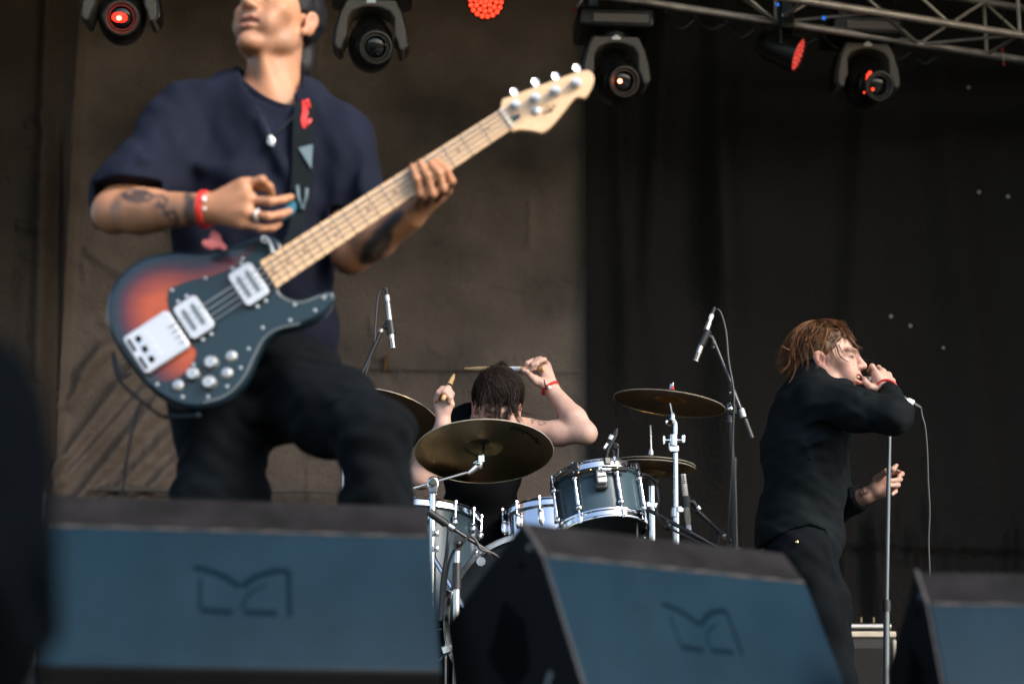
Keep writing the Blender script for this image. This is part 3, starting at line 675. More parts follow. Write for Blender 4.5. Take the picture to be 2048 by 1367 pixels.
# overhead at left
Yl = 7.15; foot = Vector((at(690, 1000, Yl).x, Yl, FLOOR))
pencil_mic("slim silver microphone pointing down between the bassist's hip and the drummer", at(774, 590, Yl), at(786, 696, Yl))
mic_stand("boom_microphone_stand", "boom stand half hidden behind the bassist's thigh", foot, [
    ("pole", MB().cyl(foot, at(690, 760, Yl), .0065), M['steel']),
    ("boom", MB().cyl(at(686, 830, Yl), at(764, 660, Yl), .0075), M['black_metal']),
    ("clip", MB().cyl(at(779, 641, Yl), at(783, 668, Yl), .017).tube([at(782, 655, Yl), at(770, 652, Yl), at(763, 660, Yl)], [.012, .011, .008], 12), M['black_plastic']),
    ("collar", MB().cyl(at(764, 658, Yl), at(761, 664, Yl), .0105), M['mic_silver'])])
tag(MB().tube(catmull([at(773, 586, Yl), at(768, 577, Yl), at(761, 580, Yl), at(755, 600, Yl), at(751, 650, Yl), at(748, 690, Yl), at(738, 724, Yl), at(720, 790, Yl), at(700, 900, Yl)], 6), .0045, 8).build("microphone_cable", M['rubber']), "black cable looping from the left overhead microphone behind the bassist", "cable")
# hi-hat microphone
Ym = 7.0; foot = Vector((at(1480, 1100, Ym).x, Ym + .05, FLOOR))
pencil_mic("slim silver microphone standing upright under the hi-hat's right side", at(1378, 1062, Ym), at(1366, 948, Ym), R=.0115)
mic_stand("boom_microphone_stand", "short black stand slanting up to the hi-hat microphone", foot, [
    ("boom", MB().cyl(at(1396, 1022, Ym), at(1480, 1100, Ym), .0075), M['black_metal']),
    ("clip", MB().cyl(at(1371, 992, Ym), at(1373, 1014, Ym), .0165).tube([at(1372, 1003, Ym), at(1386, 1004, Ym), at(1398, 1020, Ym)], [.013, .012, .009], 12).ball(at(1394, 1022, Ym - .02), .010, 10), M['black_plastic']),
    ("collar", MB().cyl(at(1394, 1013, Ym), at(1399, 1019, Ym), .011).ball(at(1451, 1071, Ym - .02), .013, 10).cyl(at(1461, 1085, Ym), at(1472, 1092, Ym), .011), M['steel']),
    ("pole", MB().cyl(foot, at(1480, 1104, Ym), .009), M['black_metal'])], group="black microphone stands")
tag(MB().tube(catmull([at(1377, 1066, Ym), at(1381, 1084, Ym), at(1400, 1094, Ym - .05), at(1432, 1090, Ym - .05), at(1440, 1068, Ym - .05), at(1452, 1056, Ym - .05), at(1458, 1066, Ym - .05), at(1452, 1100, Ym - .05)], 6), .004, 8).build("microphone_cable", M['rubber']), "thin black cable curling at the foot of the hi-hat microphone", "cable")
# snare boom, dark arm crossing the chrome stands
Ys = 6.75; foot = Vector((at(1445, 1110, Ys).x, Ys, FLOOR))
mic_stand("boom_microphone_stand", "black boom arm crossing low in front of the chrome stands", foot, [
    ("boom", MB().cyl(at(1270, 1004, Ys + .1), at(1446, 1100, Ys), .0072).cyl(at(1380, 1064, Ys), at(1446, 1100, Ys), .011), M['black_metal']),
    ("knob", MB().ball(at(1337, 1052, Ys), (.014, .012, .016), 12).cyl(at(1337, 1050, Ys), at(1333, 1040, Ys), .006, n=8), M['black_plastic']),
    ("microphone", MB().cyl(at(1268, 1003, Ys + .1), at(1240, 1012, Ys + .16), .014), M['black_metal']),
    ("pole", MB().cyl(foot, at(1446, 1103, Ys), .009), M['black_metal'])])
tag(MB().tube(catmull([at(1262, 1000, 6.5), at(1281, 952, 6.6), at(1296, 951, 6.7), at(1311, 965, 6.8), at(1317, 1000, 6.8), at(1315, 1032, 6.8), at(1345, 1058, 6.72), at(1400, 1085, 6.7), at(1440, 1110, 6.7)], 6), .0045, 8).build("microphone_cable", M['rubber']), "black cable arching out behind the rack tom's right edge", "cable")
# bass drum boom stand
Yb = 5.95; foot = Vector((at(912, 1230, Yb).x, Yb, FLOOR))
mic_stand("boom_microphone_stand", "short black boom stand in the gap between the two left monitors", foot, [
    ("lower_tube", MB().cyl(foot, at(913, 1175, Yb), .0105), M['steel']),
    ("grip", MB().cyl(at(913, 1178, Yb), at(914, 1125, Yb), .0135, .0125), M['black_plastic']),
    ("upper_tube", MB().cyl(at(914, 1128, Yb), at(915, 1096, Yb), .009), M['steel']),
    ("joint", MB().prism([at(x, y, Yb - .012) for x, y in ((908, 1096), (905, 1086), (911, 1068), (926, 1074), (931, 1080), (924, 1094), (920, 1100), (911, 1100))], (0, .026, 0)).ball(at(917, 1086, Yb - .016), (.009, .006, .009), 12), M['black_metal']),
    ("boom", MB().cyl(at(896, 1050, Yb), at(992, 1112, Yb + .02), .0058).cyl(at(880, 1039, Yb), at(912, 1060, Yb), .008), M['black_metal']),
    ("counterweight", MB().cyl(at(858, 1023, Yb), at(892, 1047, Yb), .0122), M['black_plastic']),
    ("collar", MB().cyl(at(897, 1051, Yb), at(908, 1058, Yb), .0125), M['steel']),
    ("microphone", MB().cyl(at(1004, 1120, Yb + .03), at(1030, 1140, Yb + .06), .026, .03), M['black_metal'])], group="black microphone stands")
tag(MB().tube(catmull([at(1010, 1124, Yb), at(985, 1106, Yb - .01), at(962, 1098, Yb - .02), at(950, 1078, Yb - .02), at(937, 1073, Yb - .02), at(925, 1085, Yb - .02), at(905, 1105, Yb), at(893, 1150, Yb + .02), at(886, 1230, Yb + .03)], 6), .0045, 8).tube(catmull([at(898, 1060, Yb + .05), at(893, 1110, Yb + .05), at(885, 1160, Yb + .05), at(880, 1240, Yb + .05)], 6), .006, 8).build("microphone_cable", M['rubber']), "black cables bunched beside the short boom stand", "cable")
# the singer's straight stand
Yv = 6.5; foot = Vector((at(1771, 1590, Yv).x, Yv, FLOOR)); 
sv = thing("straight_microphone_stand", "straight grey microphone stand gripped in the singer's left hand", "microphone stand", foot)
M['stand_grey'] = mat("satin grey stand tube", (0.10, 0.12, 0.135), .3, .6, coat=.4)
MB().cyl(at(1773, 1214, Yv), at(1779, 842, Yv), .0072).build("upper_tube", M['stand_grey'], sv)
MB().cyl(foot, at(1773, 1215, Yv), .0105).build("lower_tube", M['stand_grey'], sv)
MB().cyl(at(1773, 1222, Yv), at(1773, 1199, Yv), .0135).cyl(at(1773, 1216, Yv), at(1773, 1204, Yv), .0145).build("clutch", M['black_plastic'], sv)
MB().lathe([(.001, .0), (.14, .0), (.14, .012), (.03, .03), (.012, .05), (.001, .05)], foot, (0, 0, 1), 40, False).build("base", M['black_metal'], sv)
# hand-held vocal microphone
Yk = 6.47; a, b = at(1740, 764, Yk), at(1822, 806, Yk)
vm = thing("vocal_microphone", "hand-held vocal microphone at the singer's mouth", "microphone", a)
d = (b - a).normalized()
MB().ball(a, (.0245, .0245, .0245), 20).build("grille", M['mic_grille'], vm)
MB().lathe([(.0225, .018), (.024, .022), (.024, .03), (.0185, .04), (.0125, .126), (.011, .132), (.0005, .132)], a, d, 24, False).build("handle", mat("dark grey microphone handle", (.06, .065, .07), .4, .5), vm)
e = a + d * .132; MB().cyl(e, e + d * .016, .0125).build("ferrule", M['mic_silver'], vm)
MB().cyl(e + d * .006, e + d * .026, .0135).build("tape", M['white_tape'], vm)
MB().cyl(e + d * .026, e + d * .055, .011, .006).build("plug", M['rubber'], vm)
e = e + d * .055
pts = [e] + [at(x, y, Yk) for x, y in ((1844, 832), (1850, 854), (1854, 900), (1856, 960), (1859, 1020), (1857, 1080), (1859, 1140), (1862, 1260), (1860, 1400))] + [Vector((at(1860, 1500, Yk).x + .1, Yk - .1, FLOOR + .006))]
tag(MB().tube(catmull(pts, 6), .0036, 8).build("vocal_cable", M['rubber']), "long grey cable hanging from the vocal microphone at right", "cable")
# ---------------------------------------------------------------- floor monitors, amplifier, case
M['mon_back'] = mat("blue black textured monitor paint", (0.0050, 0.0172, 0.0288), 0.7, spec=.07, var=(9, .82, 1.12), bump=(260, .25, .0008), rvar=(7, .36, .52))  # the sky's blue reflection is put into the black paint's colour
M['mon_top'] = mat("scuffed monitor paint", (0.0100, 0.0096, 0.0105), 0.95, spec=.12, var=(14, .6, 1.5), bump=(120, .8, .003))  # scuffed paint, with the roof's shade put into its dark colour
M['mon_side'] = mat("black monitor side", (0.0045, 0.005, 0.0055), 0.7, spec=.12, var=(8, .8, 1.3))
M['emblem'] = mat('dark blue groove', (.0018, .0078, .0142), .9, spec=.04)
M['mon_wear'] = mat("worn edge", (0.045, 0.042, 0.042), .8, var=(60, .4, 1.3))
PROF = [(.05, .37), (0, .31), (-.1, .085), (-.045, 0), (.20, 0), (.24, .22)]      # (away from the audience, height)
def monitor(width):
    t = thing("floor_monitor", "x", "monitor speaker", (0, 0, 0), "wedge floor monitors along the stage edge")
    hw = width / 2
    n = len(PROF); V = [(-hw, y, z) for y, z in PROF] + [(hw, y, z) for y, z in PROF]
    F = [tuple(range(n - 1, -1, -1)), tuple(range(n, 2 * n))] + [(i, (i + 1) % n, n + (i + 1) % n, n + i) for i in range(n)]
    mi = [1, 1] + [{0: 0, 1: 2}.get(i, 1) for i in range(n)]
    o = mesh_obj("cabinet", V, F, None, None, smooth=True, sharp=30, mats=[M['mon_top'], M['mon_side'], M['mon_back']], mi=mi); o.parent = t
    b = o.modifiers.new("bevel", 'BEVEL'); b.width = .007; b.segments = 3; b.limit_method = 'ANGLE'; b.angle_limit = R_(25)
    u = Vector((0, -.1, -.225)).normalized(); nrm = Vector((0, -.225, .1)).normalized()
    pb = Vector((0, 0, .31))
    def onb(x, s, h=0): return pb + Vector((x, 0, 0)) + u * s + nrm * h
    e = MB()                                            # emblem pressed into the back
    def stroke(pts, r=.0052):
        pts = [(x, s_ + .016) for x, s_ in pts]
        q = catmull([onb(x, s, .0002) for x, s in pts], 6) if len(pts) > 2 else [onb(*p, .0002) for p in pts]
        e.tube(q, r, 6, flat=(nrm, .22))
    cx = -.004
    stroke([(cx - .074, .052), (cx - .05, .057), (cx - .025, .068), (cx - .002, .084)]); stroke([(cx + .002, .084), (cx + .025, .066), (cx + .052, .056), (cx + .076, .054)])
    stroke([(cx - .062, .128), (cx - .014, .131)], .005); stroke([(cx + .006, .130), (cx + .056, .131)], .005)
    stroke([(cx + .076, .054), (cx + .076, .136)], .0036); stroke([(cx - .064, .07), (cx - .064, .127)], .0024); stroke([(cx + .0, .126), (cx + .012, .098), (cx + .04, .08)], .0022)
    eo = e.build("emblem", M['emblem'], None); eo.parent = t
    for sx in (-1, 1):                                  # handle recess on both sides
        pk = MB(); pk.prism([Vector((sx * (hw + .0006), .02 + y, z)) for y, z in ((.02, .21), (.07, .25), (.11, .16), (.05, .10), (.01, .14))], (sx * .0012, 0, 0))
        pk.ball((sx * (hw + .001), .05, .30), (.003, .007, .007), 10)
        po = pk.build("side_handle", M['slot'], None); po.parent = t
    gb = mat("grey bolt", (.12, .14, .15), .5)
    for sx in (-1, 1):
        for yz, sz, an in (((0, .09), .09, 24), ((-.045, .065), .08, 20)):
            s2 = MB().box((sx * (hw + .001), yz[0], yz[1]), (.003, .007, sz), Matrix.Rotation(R_(an), 3, 'X')).build("side_groove", gb, None); s2.parent = t
    for sx in (-1, 1):
        b2 = MB().ball((sx * (hw + .0015), .03, .325), (.003, .005, .005), 10).build("bolt", gb, None); b2.parent = t
    we = MB().tube([(-hw + .01 + k * (width - .02) / 24, .0 + .0005 * math.sin(k * 2.1), .3105 + .0006 * math.sin(k * 3.7)) for k in range(25)], [.0022 + .0014 * math.sin(k * 1.9) for k in range(25)], 6); wo = we.build("worn_edge", M['mon_wear'], None); wo.parent = t
    ws = MB().tube([(-hw, .05, .37), (-hw, .0, .31)], .0035, 6).tube([(-hw, 0, .31), (-hw, -.1, .085)], .0018, 6); w2 = ws.build("worn_edge", M['mon_wear'], None); w2.parent = t
    return t
m0 = monitor(.62)
mons = [m0, copy_tree(m0), copy_tree(m0)]
def place_mon(o, px, py, Y, yaw, lab, tilt=0):
    tl = at(px, py, Y); R = Matrix.Rotation(R_(yaw), 4, 'Z') @ Matrix.Rotation(R_(tilt), 4, 'Y')
    loc = tl - (R @ Vector((-.31, .05, .37))); o.location = loc; o.rotation_euler = (0, R_(tilt), R_(yaw)); o["label"] = lab
    return loc
l0 = place_mon(mons[0], 94, 985, 3.17, 13, "floor monitor in front of the bassist's legs, wholly facing the viewer")
l1 = place_mon(mons[1], 1043, 1040, 3.12, 41, "floor monitor turned to show its black left side, in front of the bass drum")
l2 = place_mon(mons[2], 1832, 1140, 3.25, 6, "floor monitor cut by the right edge of the picture")
for (l, yaw, w_, lab) in ((l0, 13, .7, "black wooden block under the monitor in front of the bassist"), (l1, 41, .68, "black wooden block under the monitor in front of the bass drum"), (l2, 6, .66, "black wooden block under the monitor at the right edge")):
    h = l.z - FLOOR - .001
    if h < .01: continue
    R = Matrix.Rotation(R_(yaw), 3, 'Z'); b = MB(); b.box(Vector((l.x, l.y, FLOOR + h / 2 + .0005)) + R @ Vector((0, .09 if yaw != 13 else .36, 0)), (w_, .27 if yaw != 13 else .85, h), R)
    tag(b.build("monitor_block", M['mon_side'], bev=.004), lab, "wooden block", "blocks under the monitors")
M['knob_bronze'] = mat('dull bronze knob', (.22, .15, .08), .5, .4)
# guitar amplifier behind the singer's stand
Ya = 8.4; tr = at(1792, 1262, Ya); wA, hA = .74, tr.z - FLOOR
am = thing("guitar_amplifier", "black guitar amplifier with cream piping and a silver top rail behind the singer", "amplifier", (tr.x - wA / 2, Ya, FLOOR))
cx = tr.x - wA / 2
MB().box((cx, Ya + .14, FLOOR + hA / 2), (wA, .28, hA)).build("cabinet", M['tolex'], am, bev=.012)
b = MB()
for z in (hA - .012, .02): b.box((cx, Ya - .006, FLOOR + z), (wA - .002, .016, .024))
for sx in (-1, 1): b.box((cx + sx * (wA / 2 - .009), Ya - .006, FLOOR + hA / 2), (.018, .015, hA - .07))
b.build("piping", M['cream'], am, bev=.006)
MB().box((cx, Ya - .003, FLOOR + hA / 2 - .02), (wA - .06, .01, hA - .1)).build("grille_cloth", mat("black grille cloth", (.008, .008, .008), .9, bump=(500, .6, .001)), am)
MB().box((cx, Ya + .05, FLOOR + hA + .018), (wA - .03, .07, .036)).build("control_panel", M['black_plastic'], am, bev=.004)
MB().tube([(cx - wA / 2 + .03, Ya + .0, FLOOR + hA + .022), (cx + wA / 2 - .02, Ya + .0, FLOOR + hA + .022)], .0095, 10).build("top_rail", M['badge'], am)
for x in (1698, 1722, 1747): q = at(x, 1238, Ya + .06); MB().cyl(q - Vector((0, 0, .012)), q + Vector((0, 0, .010)), .0052, n=14).build("knob", M['knob_bronze'], am)
# flight case at far left
Yf = 5.2; root = thing("flight_case", "black flight case with shiny aluminium edges low at the left", "flight case", at(40, 1250, Yf)); q = at(10, 1242, Yf)
top = at(10, 1150, Yf).z
MB().box((q.x - .1, Yf + .3, (top + FLOOR) / 2), (.8, .6, top - FLOOR)).build("panel", mat("black laminate", (.012, .012, .012), .35), root, bev=.004)
for nm, y, hh in (("edge_trim", 1156, .006), ("lid_trim", 1229, .009), ("lid_trim", 1245, .007)):
    z = at(10, y, Yf).z; MB().box((q.x - .1, Yf - .004, z), (.804, .012, hh)).build(nm, M['chrome'], root, bev=.002)
q = at(66, 1166, Yf); MB().box(q + Vector((0, -.008, -.004)), (.05, .012, .02)).cyl(q + Vector((0, -.02, 0)), q + Vector((0, -.008, 0)), .008, n=12).build("latch", M['steel'], root, bev=.002)
# ---------------------------------------------------------------- smooth bodies: signed distance fields turned into one surface
def nrm(v): v = np.asarray(v, float); return v / np.linalg.norm(v)
class SDF:
    def __init__(s, lo, hi, h):
        s.h = h; s.lo = np.asarray(lo, float); n = np.ceil((np.asarray(hi) - s.lo) / h).astype(int) + 1
        s.n = n; s.F = np.full(tuple(n), 0.5, np.float32)
        s.ax = [(s.lo[i] + h * np.arange(n[i])).astype(np.float32) for i in range(3)]
    def sl(s, lo, hi):
        a = np.clip(np.floor((np.asarray(lo) - s.lo) / s.h).astype(int), 0, s.n - 1); b = np.clip(np.ceil((np.asarray(hi) - s.lo) / s.h).astype(int) + 1, a + 1, s.n)
        g = tuple(slice(a[i], b[i]) for i in range(3))
        X, Y, Z = s.ax[0][g[0]][:, None, None], s.ax[1][g[1]][None, :, None], s.ax[2][g[2]][None, None, :]
        return g, X, Y, Z
    def put(s, g, d, k, sub):
        F = s.F[g]; d = d.astype(np.float32)
        if sub: d = -d; h = np.maximum(k - np.abs(F - d), 0) / max(k, 1e-6); s.F[g] = np.maximum(F, d) + h * h * k * .25
        else: h = np.maximum(k - np.abs(F - d), 0) / max(k, 1e-6); s.F[g] = np.minimum(F, d) - h * h * k * .25
    def cone(s, a, b, ra, rb=None, k=.012, flat=None, sub=False):
        rb = ra if rb is None else rb; a = np.asarray(a, float); b = np.asarray(b, float); m = max(ra, rb) + k + s.h * 3
        g, X, Y, Z = s.sl(np.minimum(a, b) - m, np.maximum(a, b) + m)
        px, py, pz = X - a[0], Y - a[1], Z - a[2]; ab = b - a
        if flat is not None:
            n = nrm(flat[0]); f = flat[1] - 1; q = px * n[0] + py * n[1] + pz * n[2]
            px, py, pz = px + f * q * n[0], py + f * q * n[1], pz + f * q * n[2]; ab = ab + f * np.dot(ab, n) * n
        L2 = max(float(ab @ ab), 1e-12); t = np.clip((px * ab[0] + py * ab[1] + pz * ab[2]) / L2, 0, 1)
        d = np.sqrt((px - t * ab[0]) ** 2 + (py - t * ab[1]) ** 2 + (pz - t * ab[2]) ** 2) - (ra + (rb - ra) * t)
        s.put(g, d, k, sub)
    def path(s, pts, rr, k=.012, flat=None, sub=False):
        rr = rr if hasattr(rr, '__len__') else [rr] * len(pts)
        for i in range(len(pts) - 1): s.cone(pts[i], pts[i + 1], rr[i], rr[i + 1], k, flat, sub)
    def ell(s, c, r, R=None, k=.012, sub=False):
        c = np.asarray(c, float); r = np.asarray(r if hasattr(r, '__len__') else (r,) * 3, float); m = r.max() + k + s.h * 3
        g, X, Y, Z = s.sl(c - m, c + m); px, py, pz = X - c[0], Y - c[1], Z - c[2]
        if R is not None: px, py, pz = [px * R[0, i] + py * R[1, i] + pz * R[2, i] for i in range(3)]     # columns of R: axes
        k0 = np.sqrt((px / r[0]) ** 2 + (py / r[1]) ** 2 + (pz / r[2]) ** 2); k1 = np.sqrt((px / r[0] ** 2) ** 2 + (py / r[1] ** 2) ** 2 + (pz / r[2] ** 2) ** 2)
        s.put(g, k0 * (k0 - 1) / np.maximum(k1, 1e-6), k, sub)
    def cut(s, n, p, k=.006):                       # keep the side where (x-p).n < 0
        n = nrm(n); X, Y, Z = s.ax[0][:, None, None], s.ax[1][None, :, None], s.ax[2][None, None, :]
        d = (X - p[0]) * n[0] + (Y - p[1]) * n[1] + (Z - p[2]) * n[2]
        s.F = np.maximum(s.F, d.astype(np.float32))
    def cut_in(s, n, p, lo, hi):                     # the same inside one box only
        n = nrm(n); g, X, Y, Z = s.sl(lo, hi)
        s.F[g] = np.maximum(s.F[g], ((X - p[0]) * n[0] + (Y - p[1]) * n[1] + (Z - p[2]) * n[2]).astype(np.float32))
    def push(s, fn, lo=None, hi=None):               # add a displacement near the surface
        g, X, Y, Z = s.sl(s.lo if lo is None else lo, s.lo + s.n * s.h if hi is None else hi)
        s.F[g] = s.F[g] - fn(X, Y, Z).astype(np.float32)
    def mesh(s, smooth=1):
        F, h = s.F, s.h
        F = np.pad(F, 1, constant_values=.5); lo = s.lo - h
        S = F < 0; c = np.zeros(tuple(np.array(F.shape) - 1), np.int8); off = [(i, j, k) for i in (0, 1) for j in (0, 1) for k in (0, 1)]
        sh = c.shape
        for (i, j, k) in off: c += S[i:i + sh[0], j:j + sh[1], k:k + sh[2]]
        I = np.argwhere((c > 0) & (c < 8)); vid = np.full(sh, -1, np.int32); vid[I[:, 0], I[:, 1], I[:, 2]] = np.arange(len(I))
        vals = {o: F[I[:, 0] + o[0], I[:, 1] + o[1], I[:, 2] + o[2]] for o in off}
        acc = np.zeros((len(I), 3)); cnt = np.zeros(len(I))
        for o in off:
            for a in range(3):
                if o[a]: continue
                o2 = list(o); o2[a] = 1; o2 = tuple(o2); v0, v1 = vals[o], vals[o2]; x = (v0 < 0) != (v1 < 0)
                t = np.where(x, v0 / np.where(x, v0 - v1, 1), 0)
                p = np.tile(np.array(o, float), (len(I), 1)); p[:, a] = t; acc += np.where(x[:, None], p, 0); cnt += x
        V = lo + h * (I + acc / cnt[:, None])
        Q = []
        for a in range(3):
            b, d = (a + 1) % 3, (a + 2) % 3
            s0 = [slice(0, n) for n in F.shape]; s1 = list(s0); s0[a] = slice(0, F.shape[a] - 1); s1[a] = slice(1, F.shape[a])
            A0, A1 = S[tuple(s0)], S[tuple(s1)]; E = np.argwhere(A0 != A1); E = E[(E[:, b] > 0) & (E[:, d] > 0) & (E[:, b] < sh[b]) & (E[:, d] < sh[d])]
            ins = A0[E[:, 0], E[:, 1], E[:, 2]]
            def cv(db, dd):
                e = E.copy(); e[:, b] += db; e[:, d] += dd; return vid[e[:, 0], e[:, 1], e[:, 2]]
            q = np.stack([cv(-1, -1), cv(0, -1), cv(0, 0), cv(-1, 0)], 1); q[~ins] = q[~ins][:, ::-1]; Q.append(q)
        Q = np.concatenate(Q); Q = Q[(Q >= 0).all(1)]
        for _ in range(smooth):
            sm = np.zeros_like(V); ct = np.zeros(len(V))
            for i in range(4):
                a, b = Q[:, i], Q[:, (i + 1) % 4]
                for x in range(3): sm[:, x] += np.bincount(a, V[b, x], len(V)) + np.bincount(b, V[a, x], len(V))
                ct += np.bincount(a, minlength=len(V)) + np.bincount(b, minlength=len(V))
            V = V * .5 + .5 * sm / np.maximum(ct, 1)[:, None]
        return V, Q
    def build(s, name, m, parent, smooth=1, cols=None):
        V, Q = s.mesh(smooth)
        return mesh_obj(name, V, Q, m, parent, cols=None if cols is None else cols(V))

def head_frame(fwd, up):
    f = nrm(fwd); u = np.asarray(up, float); u = nrm(u - f * (u @ f)); l = np.cross(u, f)       # l: the person's left
    return np.stack([l, f, u], 1)
def head(S, R, o, open_=0.0, s=1.0, ears=True):
    P = lambda x, y, z: o + R @ (np.array([x, y, z]) * s)
    S.ell(P(0, -.020, .035), np.array((.074, .094, .084)) * s, R, .02); S.ell(P(0, .028, -.02), np.array((.060, .062, .080)) * s, R, .03)
    for sx in (-1, 1):
        S.cone(P(sx * .052, -.005, -.045), P(sx * .046, .012, -.072), .018 * s, .016 * s, .02); S.cone(P(sx * .046, .012, -.072), P(sx * .012, .070, -.100 - open_ * .012), .016 * s, .015 * s, .02)
        S.ell(P(sx * .046, .055, -.018), np.array((.022, .024, .020)) * s, R, .02)
        S.ell(P(sx * .036, .066, -.055), np.array((.018, .022, .028)) * s, R, .02)
        S.cone(P(sx * .014, .088, .020), P(sx * .044, .074, .020), .0105 * s, .009 * s, .014)
        S.ell(P(sx * .031, .094, .001), np.array((.017, .014, .0105)) * s, R, .012, True)
        S.ell(P(sx * .031, .074, .000), np.array((.0135, .0125, .0125)) * s, R, .003)
        S.cone(P(sx * .017, .0815, .0035), P(sx * .045, .0745, .0025), .0042 * s, .0035 * s, .004)       # upper lid
        S.cone(P(sx * .018, .0805, -.008), P(sx * .044, .074, -.0075), .0032 * s, .003 * s, .005)
        S.ell(P(sx * .0125, .098, -.034), np.array((.0095, .011, .008)) * s, R, .007)
        S.ell(P(sx * .008, .103, -.0405), np.array((.0045, .006, .0035)) * s, R, .003, True)
        if ears:
            S.ell(P(sx * .080, -.016, -.008), np.array((.009, .019, .031)) * s, R, .006); S.ell(P(sx * .083, -.022, .006), np.array((.007, .017, .018)) * s, R, .006)
            S.ell(P(sx * .089, -.010, -.004), np.array((.007, .0095, .016)) * s, R, .004, True); S.ell(P(sx * .077, -.004, -.036), np.array((.007, .009, .010)) * s, R, .006)
    S.cone(P(0, .0885, .014), P(0, .108, -.026), .0085 * s, .0115 * s, .010); S.ell(P(0, .112, -.030), np.array((.0115, .011, .0105)) * s, R, .006)
    S.ell(P(0, .080, -.060), np.array((.030, .018, .024)) * s, R, .016)
    S.ell(P(0, .082, -.102 - open_ * .012), np.array((.020, .016, .017)) * s, R, .014)
    dz = open_ * .010
    S.path([P(-.024, .084, -.062), P(-.011, .0955, -.0575), P(0, .0965, -.059), P(.011, .0955, -.0575), P(.024, .084, -.062)], [.0038 * s, .0056 * s, .005 * s, .0056 * s, .0038 * s], .004)
    S.path([P(-.022, .083, -.066 - dz), P(-.009, .093, -.0715 - dz), P(.009, .093, -.0715 - dz), P(.022, .083, -.066 - dz)], [.004 * s, .0066 * s, .0066 * s, .004 * s], .004)
    S.path([P(-.021, .0895, -.064 - dz / 2), P(0, .101, -.0645 - dz / 2), P(.021, .0895, -.064 - dz / 2)], [(.0014 + .0065 * open_) * s, (.0022 + .0085 * open_) * s, (.0014 + .0065 * open_) * s], .002, None, True)
    return P
def fingers(S, chains, r=.0085, k=.0035):
    for c in chains:
        pts = [np.array(p) for p in c[0]]; rr = c[1] if len(c) > 1 else [r * 1.06, r, r * .94, r * .84][:len(pts)]
        S.path(pts, rr, k)
        for i in range(1, len(pts) - 1): S.ell(pts[i], rr[i] * 1.06, None, k)
def paint(V, base, blobs, jitter=.05, seed=1):
    C = np.tile(np.array(base, float), (len(V), 1))
    n = sum(np.sin(V @ v + p) for v, p in zip(np.random.default_rng(seed).normal(0, 45, (6, 3)), range(6))) / 6
    n2 = sum(np.sin(V @ v + p) for v, p in zip(np.random.default_rng(seed + 50).normal(0, 170, (6, 3)), range(6))) / 6
    C *= (1 + 1.5 * jitter * n + 1.2 * jitter * n2)[:, None]; C[:, 0] *= 1 + .5 * jitter * n2
    for b in blobs:
        c, r, cl, st = b[:4]; R = b[4] if len(b) > 4 else None; pw = b[5] if len(b) > 5 else 2.0
        d = V - np.asarray(c)
        if R is not None: d = d @ R
        q = np.linalg.norm(d / np.asarray(r if hasattr(r, '__len__') else (r,) * 3), axis=1)
        wt = (st * np.exp(-q ** pw))[:, None]; C = C * (1 - wt) + np.array(cl) * wt
    return C
def along(V, pts, r, soft=.4):                        # weight near a polyline
    out = np.full(len(V), 9.0)
    for a, b in zip(pts[:-1], pts[1:]):
        a, b = np.asarray(a), np.asarray(b); ab = b - a; t = np.clip(((V - a) @ ab) / max(ab @ ab, 1e-9), 0, 1); out = np.minimum(out, np.linalg.norm(V - a - t[:, None] * ab, axis=1))
    return np.clip((r * (1 + soft) - out) / (2 * r * soft), 0, 1)
def wrinkle(seed, f, amp, dirs):                      # drapery ridges running across dirs
    r = np.random.default_rng(seed); ps = [(nrm(np.asarray(d) + r.normal(0, .25, 3)) * f * r.uniform(.6, 1.5), r.uniform(0, 6.28), nrm(r.normal(0, 1, 3)) * f * .45, r.uniform(0, 6.28)) for d in dirs for _ in range(3)]
    def fn(X, Y, Z):
        o = 0
        for (d, p, e, q) in ps:
            wv = np.sin(X * e[0] + Y * e[1] + Z * e[2] + q); s_ = np.sin(X * d[0] + Y * d[1] + Z * d[2] + p + 1.6 * wv)
            o = o + np.sign(s_) * np.abs(s_) ** 1.3 * (.55 + .45 * wv)
        return amp * (2.4 * o / len(ps) + .25)
    return fn
M['skin'] = mat("skin", (.5, .3, .2), .48, attr=True, sss=.10, spec=.28, bump=(300, .25, .0012), var=(26, .86, 1.1))
M['eye'] = mat("eye", (.7, .68, .65), .15, coat=1)
def hair_mat(name, c): return mat(name, c, .38, spec=.5, attr=True, aniso=.3)
M['hair'] = hair_mat("hair", (.03, .02, .015))
def strands(name, parent, paths, r0, base, var=.35, m=None, seed=3):
    r = np.random.default_rng(seed); V = []; F = []; C = []
    for pts in paths:
        P = [Vector(p) for p in pts]; n = len(P); b = len(V); x = Vector((r.normal(), r.normal(), r.normal())).normalized(); c = np.array(base) * (1 + r.normal(0, var)) if var else np.array(base)
        c = np.clip(c, .002, 1); rs = r0 * r.uniform(.6, 1.3)
        for i, p in enumerate(P):
            t = (P[min(i + 1, n - 1)] - P[max(i - 1, 0)]).normalized(); u = x - t * x.dot(t); u = u.normalized() if u.length > 1e-6 else Vector((1, 0, 0)); v = t.cross(u)
            rad = rs * (1 - .75 * (i / (n - 1)) ** 1.5) 
            for k in range(3): an = 2.094 * k; V.append(p + (u * math.cos(an) + v * math.sin(an)) * rad); C.append(c)
        for i in range(n - 1):
            for k in range(3): k2 = (k + 1) % 3; F.append((b + i * 3 + k, b + i * 3 + k2, b + i * 3 + 3 + k2, b + i * 3 + 3 + k))
    return mesh_obj(name, V, np.array(F), m or M['hair'], parent, cols=np.array(C))
